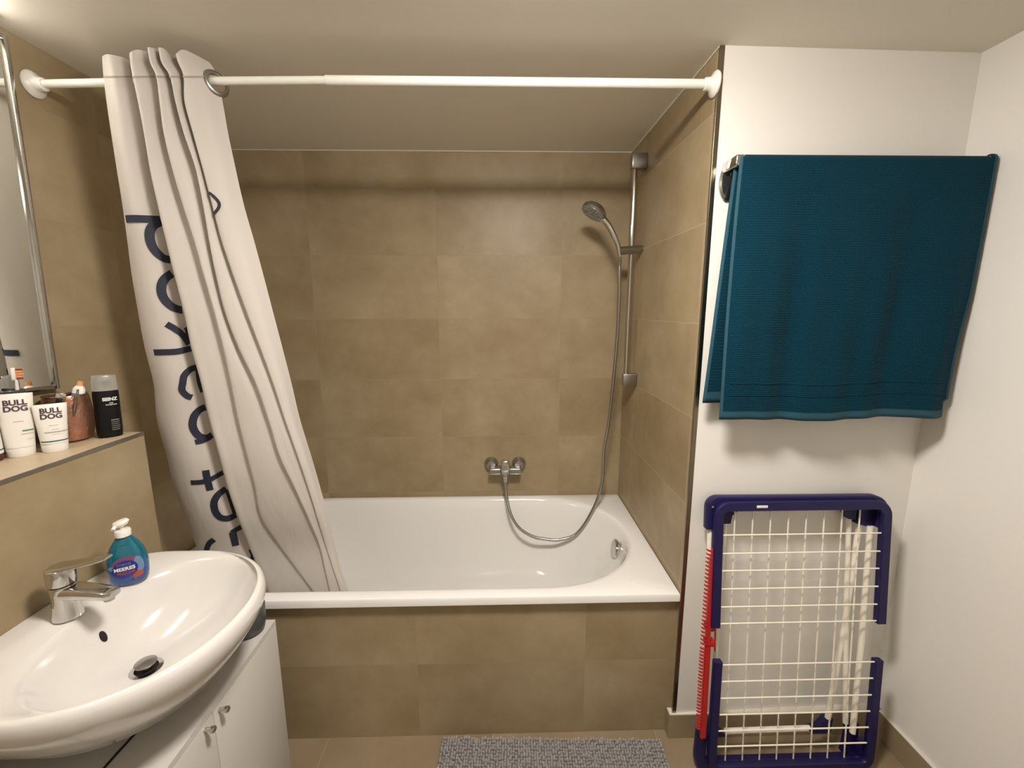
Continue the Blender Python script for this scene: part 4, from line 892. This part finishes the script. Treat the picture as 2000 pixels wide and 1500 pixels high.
text_obj('lettering', 'DOG', 0.017, M['ink'], blab, (0.003, 0, 0.060), R90, bold=0.0005, align_x='CENTER', bend=cyl(0.0252), extrude=0)

x, y = -1.756, -0.906
db = thing('deodorant_bottle', 'black bottle with frosted clear cap at the right end of the ledge', 'bottle', (x, y, LZ), (0, 0.03, facing(x, y, 0.1)))
db.scale = (1, 1, 1.08)
bm = BM(); lathe(bm, [(0, 0), (0.0235, 0), (0.0255, 0.003), (0.0265, 0.02), (0.0265, 0.120), (0.0255, 0.126), (0, 0.126)], 36, sx=1.08, sy=0.72, e=2.4); dbody = obj('body', bm, M['black'], db)
bm = BM(); lathe(bm, [(0, 0.1262), (0.0262, 0.1262), (0.0255, 0.150), (0.0245, 0.164), (0.0225, 0.1665), (0, 0.1665)], 36, sx=1.08, sy=0.72, e=2.4); dcap = obj('cap', bm, M['frost'], db)
bm = BM(); lathe(bm, [(0, 0.138), (0.0085, 0.138), (0.0085, 0.152), (0, 0.153)], 20, Matrix.Translation((0.002, -0.0130, 0)), sy=0.6)
obj('spray_nozzle', bm, M['grey_plastic'], dcap)
db_y = lambda xx: -0.0265 * 0.72 * max(0, 1 - min(1, abs(xx) / (0.0265 * 1.08)) ** 2.4) ** (1 / 2.4)
bend = lambda co: Vector((co.x, db_y(co.x) - 0.0008, co.z))
text_obj('lettering', 'SEINZ', 0.0115, M['white_ink'], dbody, (0.0055, 0, 0.100), R90, bold=0.0006, align_x='CENTER', bend=bend, extrude=0, sx=1.05)
text_obj('lettering', 'anti\ntranspirant', 0.0055, M['white_ink'], dbody, (0.0075, 0, 0.092), R90, bold=0.0001, align_x='CENTER', bend=bend, extrude=0)
bm = BM()
for k in range(6):
    z = 0.046 - k * 0.0052; R2 = [[Vector((xx, db_y(xx) - 0.0006, zz)) for xx in [0.003 + (0.019 - random.uniform(0, .003)) * i / 8 for i in range(9)]] for zz in (z, z + (0.0022 if k == 0 else 0.0013))]
    grid(bm, R2)
obj('small_print', bm, M['grey_ink'], dbody)

x, y = -1.830, -0.940
cu2 = thing('copper_cup', 'hammered copper cup holding toiletries on the ledge', 'cup', (x, y, LZ))
bm = BM(); lathe(bm, [(0, 0.0), (0.030, 0.0), (0.042, 0.007), (0.050, 0.032), (0.0515, 0.070), (0.0490, 0.110), (0.0460, 0.130), (0.0440, 0.130), (0.0470, 0.110), (0.0495, 0.070), (0.048, 0.034), (0.040, 0.012), (0, 0.006)], 40); obj('shell', bm, M['copper'], cu2)
bm = BM(); tube(bm, [(0.046 * math.cos(t), 0.046 * math.sin(t), 0.1305) for t in [2 * math.pi * k / 40 for k in range(40)]], 0.0018, 8, close=True); obj('rim', bm, M['chrome'], cu2)
# contents, each a thing of its own
tpst = thing('toothpaste_tube', 'white tube with orange cap poking out of the copper cup', 'tube', (x + 0.002, y + 0.008, LZ + 0.050), (-0.20, 0.14, 0))
bm = BM(); lathe(bm, [(0, 0.0), (0.012, 0.0), (0.016, 0.05), (0.0155, 0.095), (0.009, 0.104), (0, 0.104)], 24, sy=0.7); tpb = obj('body', bm, M['tube_white'], tpst)
bm = BM(); lathe(bm, [(0, 0.104), (0.007, 0.104), (0.0065, 0.116), (0, 0.118)], 16); obj('cap', bm, M['orange'], tpst)
bm = BM(); lathe(bm, [(0.0163, 0.060), (0.0160, 0.082), (0.0161, 0.082), (0.0164, 0.060)], 24, sy=0.7); obj('printed_band', bm, M['soap_label_pale'], tpb)
rz = facing(x, y)
nc = thing('nail_clipper', 'silver and black nail clipper hooked on the copper cup rim', 'nail clipper', (x + 0.034, y - 0.047, LZ + 0.136), (0.0, 0.35, rz))
bm = BM(); box(bm, (-0.010, -0.012, -0.006), (0.010, 0.004, 0.010), 0.003); obj('clip_head', bm, M['chrome'], nc)
bm = BM(); box(bm, (-0.0055, -0.0135, -0.038), (0.0055, -0.0075, -0.005), 0.0025); obj('lever', bm, M['black'], nc)
tw = thing('tweezers', 'thin metal tweezers hooked over the right side of the copper cup', 'tweezers', (x + 0.045, y - 0.022, LZ + 0.105), (0, 0.22, rz))
bm = BM()
for s in (-1, 1): tube(bm, [(s * 0.001, -0.004, 0.045), (s * 0.0035, -0.005, 0.0), (s * 0.0012, -0.004, -0.030)], 0.0014, 6)
obj('blades', bm, M['dull_chrome'], tw)
x, y = -1.870, -1.030
ch = thing('toothbrush_cup', 'dark grey toothbrush holder behind the taller white tube', 'cup', (x, y, LZ))
bm = BM(); lathe(bm, [(0, 0), (0.022, 0), (0.024, 0.004), (0.026, 0.160), (0.024, 0.162), (0.022, 0.158), (0.020, 0.01), (0, 0.008)], 28, sx=0.85, sy=0.85); obj('shell', bm, M['dark_plastic'], ch)
tbr = thing('toothbrush', 'toothbrush with orange and dark bristles in the dark holder', 'toothbrush', (x + 0.004, y, LZ + 0.012), (0.0, 0.04, facing(x, y)))
bm = BM(); tube(bm, [(0, 0, 0), (0, 0, 0.12), (0.001, 0, 0.17), (0.001, 0, 0.178)], [0.005, 0.005, 0.003, 0.003], 10)
box(bm, (-0.007, -0.003, 0.174), (0.002, 0.005, 0.206), 0.002); obj('handle', bm, M['tube_white'], tbr)
bm = BM()
for k in range(5): box(bm, (0.001, -0.005, 0.1755 + k * 0.006), (0.013 if k % 2 else 0.0145, 0.005, 0.1805 + k * 0.006), 0.0008, 2, mi=(1 if k in (0, 4) else 0))
for k in range(4): box(bm, (0.003, -0.0052, 0.1806 + k * 0.006), (0.0125, 0.0052, 0.1815 + k * 0.006), 0, mi=1)
obj('bristles', bm, [M['orange'], M['bristle_dark']], tbr)
